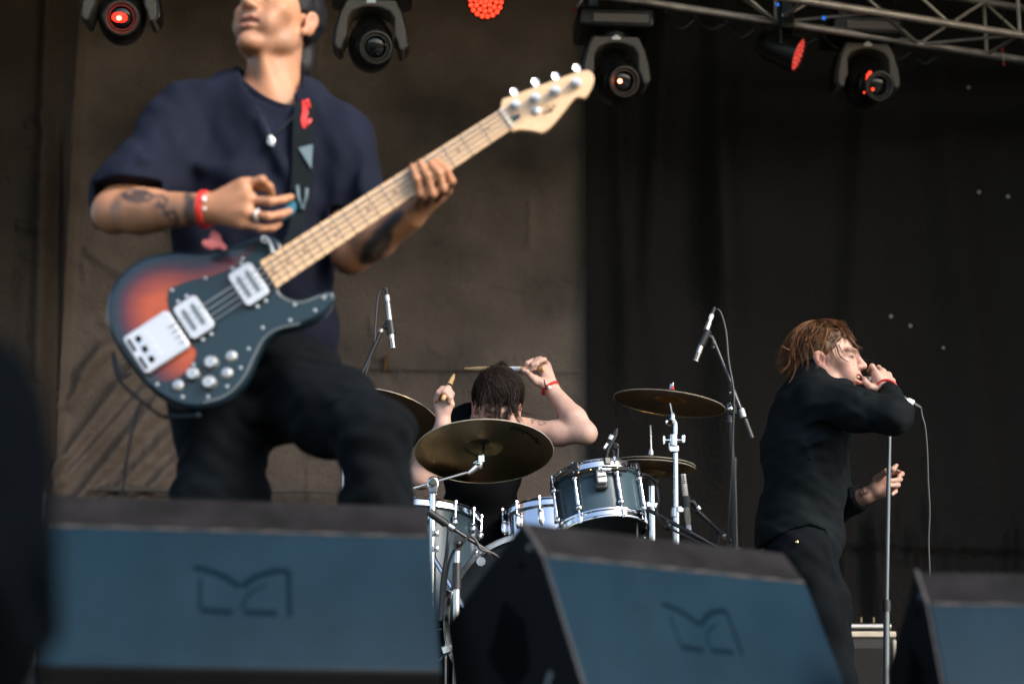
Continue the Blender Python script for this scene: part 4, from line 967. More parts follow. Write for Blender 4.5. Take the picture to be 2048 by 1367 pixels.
# ---------------------------------------------------------------- the bassist
bx = thing("person", "man in a navy t-shirt playing a sunburst bass guitar, head cut off at the top", "person", Vector((at(470, 1500, 4.05).x, 4.05, FLOOR)))
h = .0045
J = dict(neck=A(540, 205, 4.12), chest=A(525, 330, 4.13), belly=A(510, 540, 4.12), pelvis=A(505, 740, 4.10),
         rs=A(362, 232, 4.09), re=A(228, 424, 3.95), rw=A(408, 418, 3.79), ls=A(688, 275, 4.11), le=A(703, 505, 4.03), lw=A(822, 432, 3.925),
         rh=A(437, 770, 4.10), rk=A(446, 1140, 4.06), ra=A(445, 1545, 4.12), lh=A(585, 775, 4.08), lk=A(750, 872, 3.80), la=A(762, 1420, 3.88))
Rb = head_frame((-.43, -.90, .285), (.05, -.02, 1)); ear = A(617, 47, 4.09); ob = ear - Rb @ np.array([.078, -.012, -.008])
S = SDF((-.95, 3.52, FLOOR), (.02, 4.42, 1.98), h)
S.ell(J['chest'], (.155, .10, .18), None, .05); S.ell(J['belly'], (.135, .09, .19), None, .05); S.ell(J['pelvis'], (.145, .10, .12), None, .05)
S.cone(J['neck'], ob + Rb @ np.array([0, -.022, -.06]), .060, .057, .03); S.cone(J['neck'] + [0, .02, 0], J['rs'], .045, .04, .05); S.cone(J['neck'] + [0, .02, 0], J['ls'], .045, .04, .05)
S.cone(ob + Rb @ np.array([.012, .05, -.10]), J['neck'] + [.01, -.045, -.01], .012, .012, .03)
Pb = head(S, Rb, ob, .6)
S.path([J['rs'] + [0, .015, -.01], J['re']], [.044, .043], .03); fm = J['re'] * .55 + J['rw'] * .45
S.path([J['re'], J['re'] * .7 + J['rw'] * .3, fm, J['rw']], [.042, .045, .040, .031], .02, ((0, 1, .3), 1.15))
S.path([J['ls'] + [0, .015, -.01], J['le']], [.044, .042], .03); S.path([J['le'], J['le'] * .6 + J['lw'] * .4, J['lw']], [.042, .042, .030], .02)
# right hand, back towards the viewer, pinching the pick
for q, kr_ in (((486, 372, 3.755), .0175), ((497, 397, 3.745), .0165), ((494, 424, 3.745), .0155), ((484, 446, 3.755), .0135)): S.cone(J['rw'] * .9 + A(*q) * .1, A(*q), .021, kr_, .014)
fingers(S, [([A(486, 370, 3.755), A(524, 359, 3.745), A(539, 374, 3.77), A(545, 392, 3.80)],), ([A(497, 399, 3.745), A(540, 403, 3.732), A(566, 399, 3.745), A(583, 394, 3.765)],),
            ([A(494, 426, 3.745), A(536, 433, 3.732), A(562, 429, 3.745), A(579, 422, 3.765)],), ([A(484, 446, 3.755), A(520, 456, 3.747), A(545, 455, 3.757), A(559, 448, 3.77)], [.0085, .008, .0075, .0066]),
            ([A(452, 385, 3.785), A(496, 368, 3.772), A(526, 371, 3.77), A(541, 385, 3.785)], [.014, .013, .0120, .0095])])
# left hand, fingers curling up over the neck from below
for q in ((842, 404, 3.885), (858, 400, 3.885), (876, 392, 3.885), (892, 380, 3.885)): S.cone(J['lw'], A(*q), .020, .0135, .012)
fingers(S, [([A(838, 408, 3.87), A(841, 388, 3.822), A(834, 358, 3.806), A(824, 332, 3.820)], [.0088, .0085, .008, .007]), ([A(857, 404, 3.87), A(866, 388, 3.816), A(855, 352, 3.803), A(840, 325, 3.816)],),
            ([A(876, 396, 3.87), A(887, 378, 3.816), A(878, 346, 3.803), A(860, 325, 3.812)],), ([A(893, 382, 3.875), A(903, 362, 3.822), A(892, 338, 3.806), A(874, 322, 3.812)],),
            ([A(838, 415, 3.90), A(842, 380, 3.905), A(832, 345, 3.895)], [.013, .011, .009])])
# legs under the cloth, feet
S.path([J['rh'], J['rk'], J['ra']], [.08, .055, .042], .03); S.path([J['lh'], J['lk'], J['la']], [.08, .055, .042], .03)
tf = {"arm": (J['re'], J['rw'])}
def bas_cols(V):
    hl = lambda x, y, z: Pb(x, y, z)
    sk = (.43, .205, .112)
    C = paint(V, sk, [(hl(0, .06, -.085), (.06, .06, .045), (.19, .115, .082), .62, Rb), (hl(.05, .02, -.07), (.035, .05, .035), (.20, .125, .092), .45, Rb), (hl(-.04, .04, -.08), (.035, .05, .03), (.20, .125, .092), .45, Rb), (hl(0, .098, -.046), (.026, .014, .007), (.26, .18, .14), .5, Rb),
                      (hl(0, .09, -.060), (.022, .02, .0055), (.42, .18, .15), .8, Rb), (hl(0, .09, -.0745), (.02, .02, .006), (.45, .20, .165), .8, Rb), (hl(0, .085, -.0655), (.018, .018, .0045), (.06, .018, .018), .95, Rb),
                      (hl(.083, -.012, .0), (.012, .024, .03), (.50, .23, .17), .5, Rb), (hl(.031, .08, .026), (.019, .016, .0045), (.02, .015, .012), .9, Rb), (hl(-.031, .08, .026), (.019, .016, .0045), (.02, .015, .012), .9, Rb),
                      (hl(.055, .03, -.105), .0025, (.10, .06, .05), .8)], .06, 3)
    ink = np.array((.035, .04, .045))
    def tat(w_, st=.8):
        nonlocal C
        C = C * (1 - st * w_[:, None]) + ink * (st * w_[:, None])
    front = (V[:, 1] < 3.95)[:, None][:, 0]
    a, b = J['re'], J['rw']
    for pts, r in (([(248, 392), (262, 381), (290, 383), (306, 393), (300, 405), (280, 410), (258, 405), (248, 392)], .0035), ([(255, 398), (290, 399)], .0075), ([(270, 388), (296, 390)], .005),
                   ([(306, 396), (322, 392), (336, 402), (330, 417), (314, 415)], .003), ([(330, 430), (350, 425), (356, 440), (342, 448)], .003), ([(318, 404), (340, 440), (356, 436)], .002),
                   ([(374, 385), (378, 405), (374, 430), (380, 452)], .008), ([(384, 395), (386, 445)], .003)):
        Y0 = lambda x: 3.95 + (x - 228) / 180. * -.16 - .035
        xz = np.array([1, 0, 1.]); tat(along(V * xz, [A(x, y, Y0(x)) * xz for x, y in pts], r, .6) * (V[:, 1] < 3.95 - (V[:, 0] - J['re'][0]) / (J['rw'][0] - J['re'][0]) * .16) * (V[:, 0] < J['rw'][0]), .85)
    for pts, r in (([(740, 500), (755, 470), (775, 452), (790, 440)], .008), ([(725, 512), (735, 490), (760, 480)], .006), ([(770, 470), (785, 445), (800, 432)], .006), ([(756, 500), (772, 486), (780, 470)], .004)):
        tat(along(V * xz, [A(x, y, 3.965 - (x - 703) / 120 * .06) * xz for x, y in pts], r * 1.5, .6) * (V[:, 1] < 4.0), .9)
    return C
body = S.build("body", M['skin'], bx, 1, bas_cols)
mh = MB()
for sx in (-1, 1): mh.ball(Pb(sx * .031, .0755, 0), .0122, 12)
mh.build("eye", M['eye'], bx)
# hair
H = SDF(ob - .16, ob + .16, .005); H.ell(ob + Rb @ np.array([0, -.026, .042]), (.083, .100, .090), Rb, .01)
H.ell(ob + Rb @ np.array([0, .085, -.03]), (.10, .075, .085), Rb, .02, True)
for sx in (-1, 1): H.ell(ob + Rb @ np.array([sx * .085, -.008, -.018]), (.03, .026, .034), Rb, .008, True); H.ell(ob + Rb @ np.array([sx * .07, .045, -.03]), (.05, .035, .06), Rb, .008, True)
H.ell(ob + Rb @ np.array([0, -.085, -.055]), (.058, .034, .06), Rb, .02)
H.push(wrinkle(4, 160, .0035, [(1, 0, .4), (0, 1, .4)]))
M['black_hair'] = mat("black hair", (.006, .0055, .006), .55, spec=.2, bump=(160, .5, .004))
H.build("hair", M['black_hair'], bx, 0)
# t-shirt
M['navy'] = mat("navy jersey", (.0072, .0092, .0190), .9, spec=.12, var=(7, .8, 1.25), bump=(800, .35, .0008))
T = SDF((-.88, 3.8, .45), (.0 - .16, 4.40, 1.62), .005)
T.ell(J['chest'] + [.0, .0, .02], (.190, .125, .20), None, .06); T.ell(J['belly'] + [0, 0, .03], (.172, .118, .22), None, .06); T.ell(A(515, 655, 4.11), (.172, .125, .13), None, .05)
T.ell(A(520, 430, 4.11), (.18, .12, .2), None, .05)
T.cone(A(535, 232, 4.12), A(385, 226, 4.10), .074, .066, .05); T.cone(A(545, 235, 4.13), A(672, 272, 4.12), .072, .066, .05)
T.cone(A(378, 228, 4.09), A(262, 398, 3.975), .068, .080, .03); T.cone(A(345, 290, 4.06), A(262, 400, 3.98), .07, .078, .03)
T.cone(A(680, 272, 4.11), A(722, 440, 4.04), .066, .068, .035)
T.push(wrinkle(5, 38, .0085, [(.7, .2, .7), (.5, .3, -.8), (1, 0, .1)])); T.push(wrinkle(6, 95, .0030, [(.6, .2, .8), (1, .1, 0)]))
def fold(S_, pts, r, amp):
    for a, b in zip(pts[:-1], pts[1:]):
        m_ = r * 3.2; g, X, Y, Z = S_.sl(np.minimum(a, b) - m_, np.maximum(a, b) + m_); ab = b - a; px, py, pz = X - a[0], Y - a[1], Z - a[2]
        t = np.clip((px * ab[0] + py * ab[1] + pz * ab[2]) / (ab @ ab), 0, 1); d = np.sqrt((px - t * ab[0]) ** 2 + (py - t * ab[1]) ** 2 + (pz - t * ab[2]) ** 2)
        S_.F[g] -= (1.7 * amp * np.exp(-(d / r) ** 2)).astype(np.float32)
for pts, r, am in (([(345, 190), (342, 280), (338, 375)], .020, -.022), ([(470, 215), (540, 330), (590, 430)], .022, -.008), ([(520, 235), (560, 330), (600, 400)], .018, .007), ([(410, 330), (470, 350), (540, 420)], .025, .008),
                   ([(230, 350), (290, 310), (330, 300)], .022, .006), ([(225, 365), (280, 340), (325, 330)], .020, -.004), ([(700, 300), (690, 400), (640, 480)], .02, -.012), ([(720, 300), (725, 380)], .018, .009), ([(640, 420), (600, 480), (560, 520)], .02, .008), ([(680, 560), (620, 620), (560, 640)], .02, -.008)):
    fold(T, [A(x, y, 3.985 if x > 380 else 3.895) for x, y in pts], r, am)
cf = A(266, 381, 3.97); T.cut_in((.05, -.1, -1), cf, A(160, 470, 3.8) , A(352, 340, 4.12)); 
T.cut_in((-.05, -.15, -1), A(718, 424, 4.03), A(655, 490, 3.9) , A(790, 380, 4.2))
T.cut((-.18, 0, -1), A(600, 690, 4.08))
T.cone(A(540, 180, 4.07), ob + Rb @ np.array([.0, -.015, -.055]), .0665, .070, .006, None, True); T.ell(A(541, 190, 4.04), (.062, .06, .026), np.array(Matrix.Rotation(R_(28), 3, 'Y')), .008, True)
T.build("t_shirt", M['navy'], bx, 2)
# neckline
nk = MB(); cpts = catmull([at(x, y, Y) for x, y, Y in ((474, 140, 4.13), (478, 158, 4.075), (500, 180, 4.045), (535, 203, 4.025), (570, 215, 4.02), (600, 217, 4.04), (612, 205, 4.09))], 6)
nk.tube(cpts, .0085, 8, flat=(Vector((0, 1, 0)), .7)); nk.build("neckband", M['navy'], bx)
MB().tube(catmull([at(x, y, Y) for x, y, Y in ((478, 145, 4.08), (500, 190, 4.02), (530, 245, 3.995), (542, 272, 3.985), (556, 262, 3.985), (580, 240, 3.995), (600, 212, 4.02))], 6), .0014, 6).build("necklace_chain", M['black_metal'], bx)
b = MB().ball(at(542, 282, 3.978), (.009, .003, .011), 12).ball(at(540, 275, 3.978), (.006, .003, .006), 10).box(at(545, 288, 3.977), (.008, .004, .008), Matrix.Rotation(.6, 3, 'Y')); b.build("pendant", M['mic_silver'], bx)
# jeans
M['black_denim'] = mat("black denim", (.0026, .0042, .0056), .9, spec=.10, var=(9, .75, 1.35), bump=(600, .3, .0008))
D = SDF((-.80, 3.55, FLOOR + .03), (-.10, 4.42, 1.05), .0055)
D.ell(A(505, 735, 4.10), (.165, .115, .10), None, .05)
D.path([J['rh'] + [0, 0, .0], A(444, 985, 4.08), J['rk'], J['ra']], [.104, .087, .072, .060], .04); D.path([J['lh'], J['lk'] * .5 + J['lh'] * .5, J['lk'], A(752, 1000, 3.82), J['la']], [.104, .083, .064, .057, .052], .05)
D.push(wrinkle(8, 45, .0075, [(.4, .2, 1), (.8, .2, .5)])); D.push(wrinkle(9, 110, .0028, [(.4, .2, 1)]))
for pts, r, am in (([(600, 880), (680, 820), (740, 800)], .02, .007), ([(620, 895), (700, 865), (770, 850)], .018, -.004), ([(700, 915), (745, 900), (800, 895)], .016, .005), ([(430, 800), (500, 830), (560, 820)], .02, .008)): fold(D, [A(x, y, 3.78 if x > 560 else 4.0) for x, y in pts], r, am)
D.build("jeans", M['black_denim'], bx, 2)
for nm, p, q in (("shoe", J['ra'], A(440, 1570, 3.92)), ("shoe", J['la'], A(770, 1450, 3.70))):
    K = SDF(np.minimum(p, q) - .12, np.maximum(p, q) + .12, .006); zf = p[2] - .075; K.cone([p[0], p[1] + .03, zf + .045], [q[0], q[1], zf + .035], .045, .038, .02); K.cone(p, [p[0], p[1] + .02, zf + .05], .045, .045, .02); K.cut((0, 0, -1), (0, 0, zf)); K.build(nm, M['black_plastic'], bx, 1)
# wristband, ring, trailing ribbon
wr = J['rw'] + (J['re'] - J['rw']) * .0; dw = nrm(J['rw'] - J['re'])
b = MB(); x_, y_, a_ = frame_of((1, -.22, -.05), (0, -1, 0)); 
for off, rr in ((-.0028, .0375), (.0028, .037)):
    pts = [Vector(A(410, 419, 3.795)) + a_ * off + x_ * math.cos(t) * rr * .92 + y_ * math.sin(t) * rr * 1.02 for t in np.linspace(0, 2 * math.pi, 37)]; b.tube(pts, .0040, 6, False)
b.build("wristband", M['red_band'], bx)
MB().ball(at(408, 398, 3.752), (.0045, .003, .006), 10).ball(at(409, 417, 3.75), (.0035, .003, .0035), 10).build("band_clasp", M['white_tape'], bx)
MB().tube(catmull([at(426, 462, 3.80), at(432, 478, 3.795), at(440, 488, 3.79), at(452, 497, 3.79)], 5), [.004, .006, .009, .011, .012, .011, .009, .008, .008, .008, .007, .007, .006, .006, .005, .004], 8, flat=(Vector((0, 1, 0)), .35)).tube(catmull([at(438, 488, 3.79), at(420, 488, 3.79), at(405, 484, 3.79)], 4), [.007, .008, .009, .010, .010, .009, .008, .006, .004], 8, flat=(Vector((0, 1, 0)), .35)).build("band_tail", mat("pink red ribbon", (.55, .14, .14), .7), bx)
MB().torus(A(515, 430, 3.738), nrm(A(540, 433, 3.733) - A(497, 427, 3.745)), .0098, .0028, 20, 8).build("finger_ring", M['badge'], bx)
# ---------------------------------------------------------------- bass guitar (its face is an upright plane 3.84 m from the viewer)
YB = 3.845
M['screw'] = mat('dull nickel screw', (.34, .38, .41), .4, .6)
M['burst'] = mat("sunburst lacquer", (.4, .15, .04), .25, attr=True, coat=.35, spec=.3, var=(30, .80, 1.1, (.35, 1, 2.2)), coatr=.1)
M['guard'] = mat("black pickguard", (.004, .019, .029), .3, coat=.2, spec=.35, rvar=(5, .26, .36))
M['guard_bevel'] = mat("pickguard bevel", (.16, .18, .19), .35)
M['maple'] = mat("maple neck", (.66, .435, .245), .4, coat=.25, var=(40, .86, 1.08, (1, 1, 6)), coatr=.2)
M['pickup'] = mat("white chrome pickup cover", (.50, .53, .58), .36, .35)
M['knob'] = mat('satin chrome knob', (.50, .50, .50), .3, .85)
M['fret'] = mat("nickel fret", (.62, .47, .32), .5, .1)
bg_ = thing("bass_guitar", "sunburst bass guitar with maple neck and black pickguard held by the bassist", "bass guitar", at(440, 660, YB))
ol = closed_spline([(213, 618), (222, 575), (250, 538), (292, 512), (345, 502), (400, 503), (450, 494), (500, 476), (535, 470), (562, 484), (566, 515), (548, 540), (549, 566), (566, 588), (598, 597), (632, 586), (660, 579), (670, 590), (662, 612), (638, 636), (600, 653), (560, 664), (532, 684), (514, 718), (494, 762), (458, 800), (410, 816), (358, 812), (310, 786), (268, 742), (232, 690), (216, 652)], 8)
def poly_sdf(P, X, Z):                               # distance to a closed outline, negative inside
    P = np.asarray(P); d = np.full(X.shape, 1e9); sgn = np.ones(X.shape)
    for i in range(len(P)):
        a, b = P[i], P[i - 1]; e = b - a; wx, wz = X - a[0], Z - a[1]; t = np.clip((wx * e[0] + wz * e[1]) / (e @ e), 0, 1)
        d = np.minimum(d, (wx - t * e[0]) ** 2 + (wz - t * e[1]) ** 2)
        c1, c2, c3 = Z >= a[1], Z < b[1], e[0] * wz > e[1] * wx
        sgn = np.where((c1 & c2 & c3) | (~c1 & ~c2 & ~c3), -sgn, sgn)
    return sgn * np.sqrt(d)
O2 = np.array([[at(x, y, YB).x, at(x, y, YB).z] for x, y in ol])
lo = O2.min(0) - .02; hi = O2.max(0) + .02
B = SDF((lo[0], YB - .012, lo[1]), (hi[0], YB + .052, hi[1]), .0042)
d2 = poly_sdf(O2, B.ax[0][:, None] + 0 * B.ax[2][None, :], B.ax[2][None, :] + 0 * B.ax[0][:, None])
yy = B.ax[1][None, :, None]; q1 = d2[:, None, :] + .009; q2 = np.abs(yy - (YB + .020)) - .020 + .009
B.F = (np.minimum(np.maximum(q1, q2), 0) + np.sqrt(np.maximum(q1, 0) ** 2 + np.maximum(q2, 0) ** 2) - .009).astype(np.float32)
def bcol(V):
    d = -poly_sdf(O2, V[:, 0], V[:, 2]); d = np.where(V[:, 1] > YB + .008, 0, d)
    k = [(-.01, (.008, .020, .030)), (.018, (.010, .020, .030)), (.032, (.055, .014, .026)), (.050, (.17, .028, .020)), (.085, (.36, .062, .018)), (.2, (.45, .092, .023))]
    return np.stack([np.interp(d, [a for a, _ in k], [c[i] for _, c in k]) for i in range(3)], 1)
bb = B.build("body", M['burst'], bg_, 1, bcol)
def plate(pts, y0, th, name, m, parent, bev=.0012, spl=8):
    pp = closed_spline(pts, spl) if spl else pts
    return MB().prism([at(x, y, YB) + Vector((0, y0, 0)) for x, y in pp], (0, -th, 0)).build(name, m, parent, sharp=30, bev=bev)
gp = [(338, 582), (352, 572), (385, 560), (430, 550), (470, 532), (498, 510), (520, 490), (548, 488), (556, 500), (548, 520), (545, 545), (548, 570), (564, 592), (598, 603), (634, 592), (658, 586), (663, 596), (652, 616), (628, 634), (592, 648), (556, 660), (528, 680), (508, 716), (486, 760), (452, 794), (408, 808), (360, 804), (318, 782), (304, 766), (330, 764), (364, 750), (388, 722), (394, 700), (386, 690), (350, 640), (338, 612)]
gd = plate(gp, .0, .0028, "pickguard", M['guard'], bg_, .0008)
bv = MB().tube([at(x, y, YB) + Vector((0, -.003, 0)) for x, y in closed_spline(gp, 6)[24 * 6 - 90:24 * 6 + 48]], .0011, 5); 
bv = MB().tube([at(x, y, YB) + Vector((0, -.0029, 0)) for x, y in catmull([Vector((x, y, 0)) for x, y in ((548, 573), (563, 596), (598, 608), (634, 597), (655, 592))], 6) for x, y in [(x, y)]] if False else [at(v.x, v.y, YB) + Vector((0, -.0029, 0)) for v in catmull([Vector((x, y, 0)) for x, y in ((549, 573), (564, 595), (598, 606), (633, 596), (657, 589))], 6)], .0022, 6)
bv.tube([at(v.x, v.y, YB) + Vector((0, -.0029, 0)) for v in catmull([Vector((x, y, 0)) for x, y in ((600, 648), (556, 658), (527, 679), (507, 715), (485, 758), (451, 791), (408, 805))], 6)], .0016, 6); bv.build("bevel", M['guard_bevel'], gd)
for x, y in ((344, 581), (411, 557), (485, 518), (464, 537), (555, 574), (589, 610), (648, 596), (630, 621), (580, 641), (525, 656), (497, 698), (481, 736), (454, 773), (416, 794), (365, 794), (387, 730), (314, 769)):
    MB().ball(at(x, y, YB) + Vector((0, -.003, 0)), (.0038, .0016, .0038), 12).build("screw", M['screw'], gd)
# along-the-neck frame in the picture plane
n0, n1 = np.array((545., 548.)), np.array((1012., 243.)); ud = (n1 - n0) / np.linalg.norm(n1 - n0); vd = np.array((-ud[1], ud[0]))   # vd: down to the right
def nb(u, v, dy=0): q = n0 + ud * u + vd * v; return at(q[0], q[1], YB) + Vector((0, dy, 0))
NL = float(np.linalg.norm(n1 - n0)); hw = lambda u: 30.5 - 8.5 * u / NL
nk = MB(); rows = [-8, 40, 150, 280, 420, NL]; sec = 10; V = []; F = []
for u in rows:
    for k in range(sec + 1):
        an = math.pi * k / sec; V.append(nb(u, math.cos(an) * hw(u), -.014 + .024 * math.sin(an) ** .8))
m_ = sec + 1
for i in range(len(rows) - 1):
    for k in range(sec): F.append((i * m_ + k, i * m_ + k + 1, (i + 1) * m_ + k + 1, (i + 1) * m_ + k))
    F.append((i * m_ + sec, i * m_, (i + 1) * m_, (i + 1) * m_ + sec))
F += [tuple(range(m_)), tuple(reversed(range((len(rows) - 1) * m_, len(rows) * m_)))]
nk.add(V, F); nko = nk.build("neck", M['maple'], bg_, 45)
fr = MB(); L = 846.0
for k in range(1, 21):
    u = NL - L * (1 - 2 ** (-k / 12.0))
    if u > 4: fr.tube([nb(u, -hw(u), -.0155), nb(u, hw(u), -.0152)], .0010, 6)
fr.build("frets", M['fret'], nko)
dots = MB()
for k in (3, 5, 7, 9, 12, 15, 17, 19):
    u = NL - L * (1 - .5 * (2 ** (-k / 12.0) + 2 ** (-(k - 1) / 12.0)))
    for v in ((-9, 9) if k == 12 else (0,)): dots.ball(nb(u, v, -.0143), (.0034, .0008, .0034), 10)
dots.ball(nb(NL - 42, -4, -.0143), (.006, .0008, .002), 8); dots.build("inlay_dots", mat("dark inlay", (.22, .12, .06), .5), nko)
MB().box(nb(NL + 3, 0, -.0155), (.008, .006, .046), Matrix.Rotation(math.atan2(ud[1], ud[0]), 3, 'Y')).build("nut", mat("bone nut", (.65, .58, .48), .5), nko)
# headstock
hp = closed_spline([(1006, 233), (1002, 222), (1004, 203), (1018, 197), (1060, 181), (1110, 163), (1150, 149), (1174, 144), (1185, 152), (1187, 166), (1180, 184), (1169, 199), (1158, 198), (1146, 203), (1120, 235), (1100, 258), (1084, 269), (1068, 266), (1040, 263), (1022, 266), (1018, 252)], 5)
MB().prism([at(x, y, YB) + Vector((0, .004, 0)) for x, y in hp], (0, -.014, 0)).build("headstock", M['maple'], bg_, sharp=30, bev=.002)
MB().prism([at(x, y, YB) + Vector((0, -.0102, 0)) for x, y in closed_spline([(1015, 242), (1022, 235), (1038, 231), (1040, 237), (1032, 245), (1020, 249)], 4)], (0, -.002, 0)).build("truss_rod_cover", M['guard'], bg_)
for (x, y), (kx, ky) in (((1031, 215), (1028, 181)), ((1071, 201), (1070, 161)), ((1111, 187), (1111, 150)), ((1152, 171), (1153, 133))):
    c = at(x, y, YB); 
    tn = MB().cyl(c + Vector((0, -.010, 0)), c + Vector((0, -.022, 0)), .0115, .0095, n=18).cyl(c + Vector((0, -.022, 0)), c + Vector((0, -.031, 0)), .0065, n=14).build("tuner_post", M['pickup'], bg_)
    k0 = at(kx, ky, YB) + Vector((0, .012, 0)); MB().cyl(c + Vector((0, .016, .0)), k0, .0034, n=8).lathe([(.001, -.004), (.008, -.003), (.0098, 0), (.008, .003), (.001, .004)], k0, (.5, -.85, .15), 18, False).build("tuner_key", M['chrome'], tn)
    MB().ball(c + Vector((0, -.0225, -.004)), (.004, .003, .004), 8).build("string_hole", M['slot'], tn)
MB().ball(at(1072, 225, YB) + Vector((0, -.012, 0)), (.010, .005, .010), 14).build("string_retainer", M['pickup'], bg_)
sc_ = MB(); 
for pts in (((1087, 236), (1093, 218), (1099, 219), (1094, 229), (1090, 227)), ((1098, 230), (1102, 222), (1104, 228)), ((1104, 224), (1108, 216), (1104, 213)), ((1084, 230), (1100, 224), (1112, 214))):
    sc_.tube([v + Vector((0, -.0103, 0)) for v in catmull([at(x, y, YB) for x, y in pts], 4)], .0010, 5)
sc_.build("logo_script", M['slot'], bg_)
# strings
st = MB()
for k in range(4):
    v = -15 + 10 * k; e = n0 + ud * -232 + vd * (-19 + 12.6 * k); post = ((1031, 215), (1071, 201), (1111, 187), (1152, 171))[k]
    st.tube([at(e[0], e[1], YB) + Vector((0, -.017, 0)), nb(NL, v, -.0195), at(post[0], post[1], YB) + Vector((0, -.024, 0))], .0017 - .0002 * k, 6)
st.build("strings", mat('wound strings', (.30, .33, .35), .4, .5), bg_)
# pickups, bridge cover, knobs
def quad(c, du, dv, y0, th, name, m, parent, r=.22, bev=.0015):
    c = np.array(c, float); pts = []
    for (su, sv) in ((-1, -1), (1, -1), (1, 1), (-1, 1)):
        for t in ((0, 1) if True else ()):
            a_ = r * min(du, dv)
            if (su * sv > 0) == (t == 0): p = c + ud * su * du + vd * sv * (dv - a_)
            else: p = c + ud * su * (du - a_) + vd * sv * dv
            pts.append(p)
    return MB().prism([at(p[0], p[1], YB) + Vector((0, y0, 0)) for p in pts], (0, -th, 0)).build(name, m, parent, sharp=30, bev=bev)
for c in ((499, 572), (390, 638)):
    quad(c, 30, 39, -.0028, .010, "pickup_bed", M['black_plastic'], bg_); pu = quad(c, 27, 38, -.0032, .0150, "pickup", M['pickup'], bg_)
    for su in (-10.5, 10.5): quad(np.array(c) + ud * su, 4.6, 25, -.0184, .0012, "slot", mat("grey slot", (.10, .13, .15), .5), pu, .9, 0)
    for v in (-46, 44):
        for u in (-10, 10): p = np.array(c) + ud * u + vd * v; MB().ball(at(p[0], p[1], YB) + Vector((0, -.006, 0)), (.0045, .003, .0045), 10).build("screw", M['screw'], pu)
brd = quad((315, 687), 54, 44, -.0, .016, "bridge_cover", M['pickup'], bg_, .14, .003)
def bq(u, v, du, dv, m, nm="slot"): p = np.array((315, 687)) + ud * u + vd * v; return quad(p, du, dv, -.0161, .0012, nm, m, brd, .3, 0)
for v in (-21, 21): bq(-44, v, 3.2, 14, M['slot'])
for k, v in enumerate((-24, -12, 0, 12, 24)): bq(-26 + (k % 2) * 2, v, 5.5, 6.2, M['slot'] if k % 2 == 0 else M['steel'], "saddle")
for v in (-24, -8, 8, 24): bq(-6, v, 6.5, 3.2, mat("pressed relief", (.5, .55, .63), .4), "relief")
for (x, y, r, hh) in ((423, 727, .0155, .018), (387, 750, .0155, .018), (419, 767, .0155, .018), (463, 713, .0120, .006), (454, 747, .0120, .006), (357, 771, .0125, .006)):
    c = at(x, y, YB) + Vector((0, -.003, 0))
    kb = MB().lathe([(.0005, hh), (r * .62, hh), (r * .8, hh * .85), (r * .86, hh * .3), (r, .0), (.0005, 0)], c, (0, -1, 0), 28, False).build("knob", M['knob'], bg_)
    MB().ball(c + Vector((0, -hh, 0)), (.0022, .0008, .0022), 8).build("knob_dot", M['slot'], kb)
# strap with print, buckle, horn screw
strap_pts = [(612, 188, 4.06), (609, 220, 4.005), (607, 270, 3.985), (606, 330, 3.98), (603, 385, 3.975), (600, 412, 3.965), (592, 455, 3.93), (572, 488, 3.88), (552, 497, 3.86)]
V = []; cl = catmull([at(*q) for q in strap_pts], 6); 
wdt = lambda i: .0225 if i < 26 else max(.009, .0225 - (i - 26) * .0009)
for i, p in enumerate(cl): V += [p + Vector((-wdt(i), -.001, 0)), p + Vector((wdt(i), .001, 0))]
n_ = len(cl); V2 = [v + Vector((0, .0025, 0)) for v in V]
F = []
for i in range(n_ - 1): a = 2 * i; F += [(a, a + 1, a + 3, a + 2), (a + 2 + 2 * n_, a + 3 + 2 * n_, a + 1 + 2 * n_, a + 2 * n_), (a, a + 2, a + 2 + 2 * n_, a + 2 * n_), (a + 3, a + 1, a + 1 + 2 * n_, a + 3 + 2 * n_)]
stp = mesh_obj("strap", V + V2, F, mat("black strap webbing", (.006, .009, .011), .8, spec=.1, bump=(500, .4, .001)), bg_, sharp=30)
Yt = lambda y: float(np.interp(y, [q[1] for q in strap_pts], [q[2] for q in strap_pts])) - .004
rp = MB()
for pts in (((603, 198), (611, 207), (616, 200)), ((606, 204), (608, 222), (604, 240), (609, 256)), ((611, 210), (614, 226), (609, 236), (615, 250)), ((617, 205), (619, 214)), ((604, 226), (612, 228)), ((606, 244), (618, 240)), ((617, 246), (621, 238))): rp.tube([at(x, y, Yt(y)) for x, y in pts], .0030, 6, flat=(Vector((0, 1, 0)), .2))
rp.build("red_print", mat("red strap print", (.7, .03, .03), .5), stp)
MB().prism([at(x, y, Yt(y)) for x, y in ((597, 296), (626, 289), (623, 338))], (0, -.001, 0)).build("pale_patch", mat("pale blue patch", (.105, .155, .18), .6), stp)
MB().tube([at(594, 372, 3.968), at(597, 395, 3.962), at(604, 418, 3.958), at(612, 395, 3.962), at(613, 378, 3.966)], .005, 8).ball(at(604, 416, 3.955), .0065, 12).build("buckle", mat("worn steel buckle", (.05, .08, .095), .55, .2), stp)
MB().tube([at(534, 478, 3.84), at(541, 490, 3.835), at(545, 503, 3.832)], .004, 8).ball(at(545, 505, 3.83), .0055, 12).torus(at(529, 479, 3.838), (.3, -1, .2), .006, .002, 14, 6).build("strap_button", M['screw'], bg_)
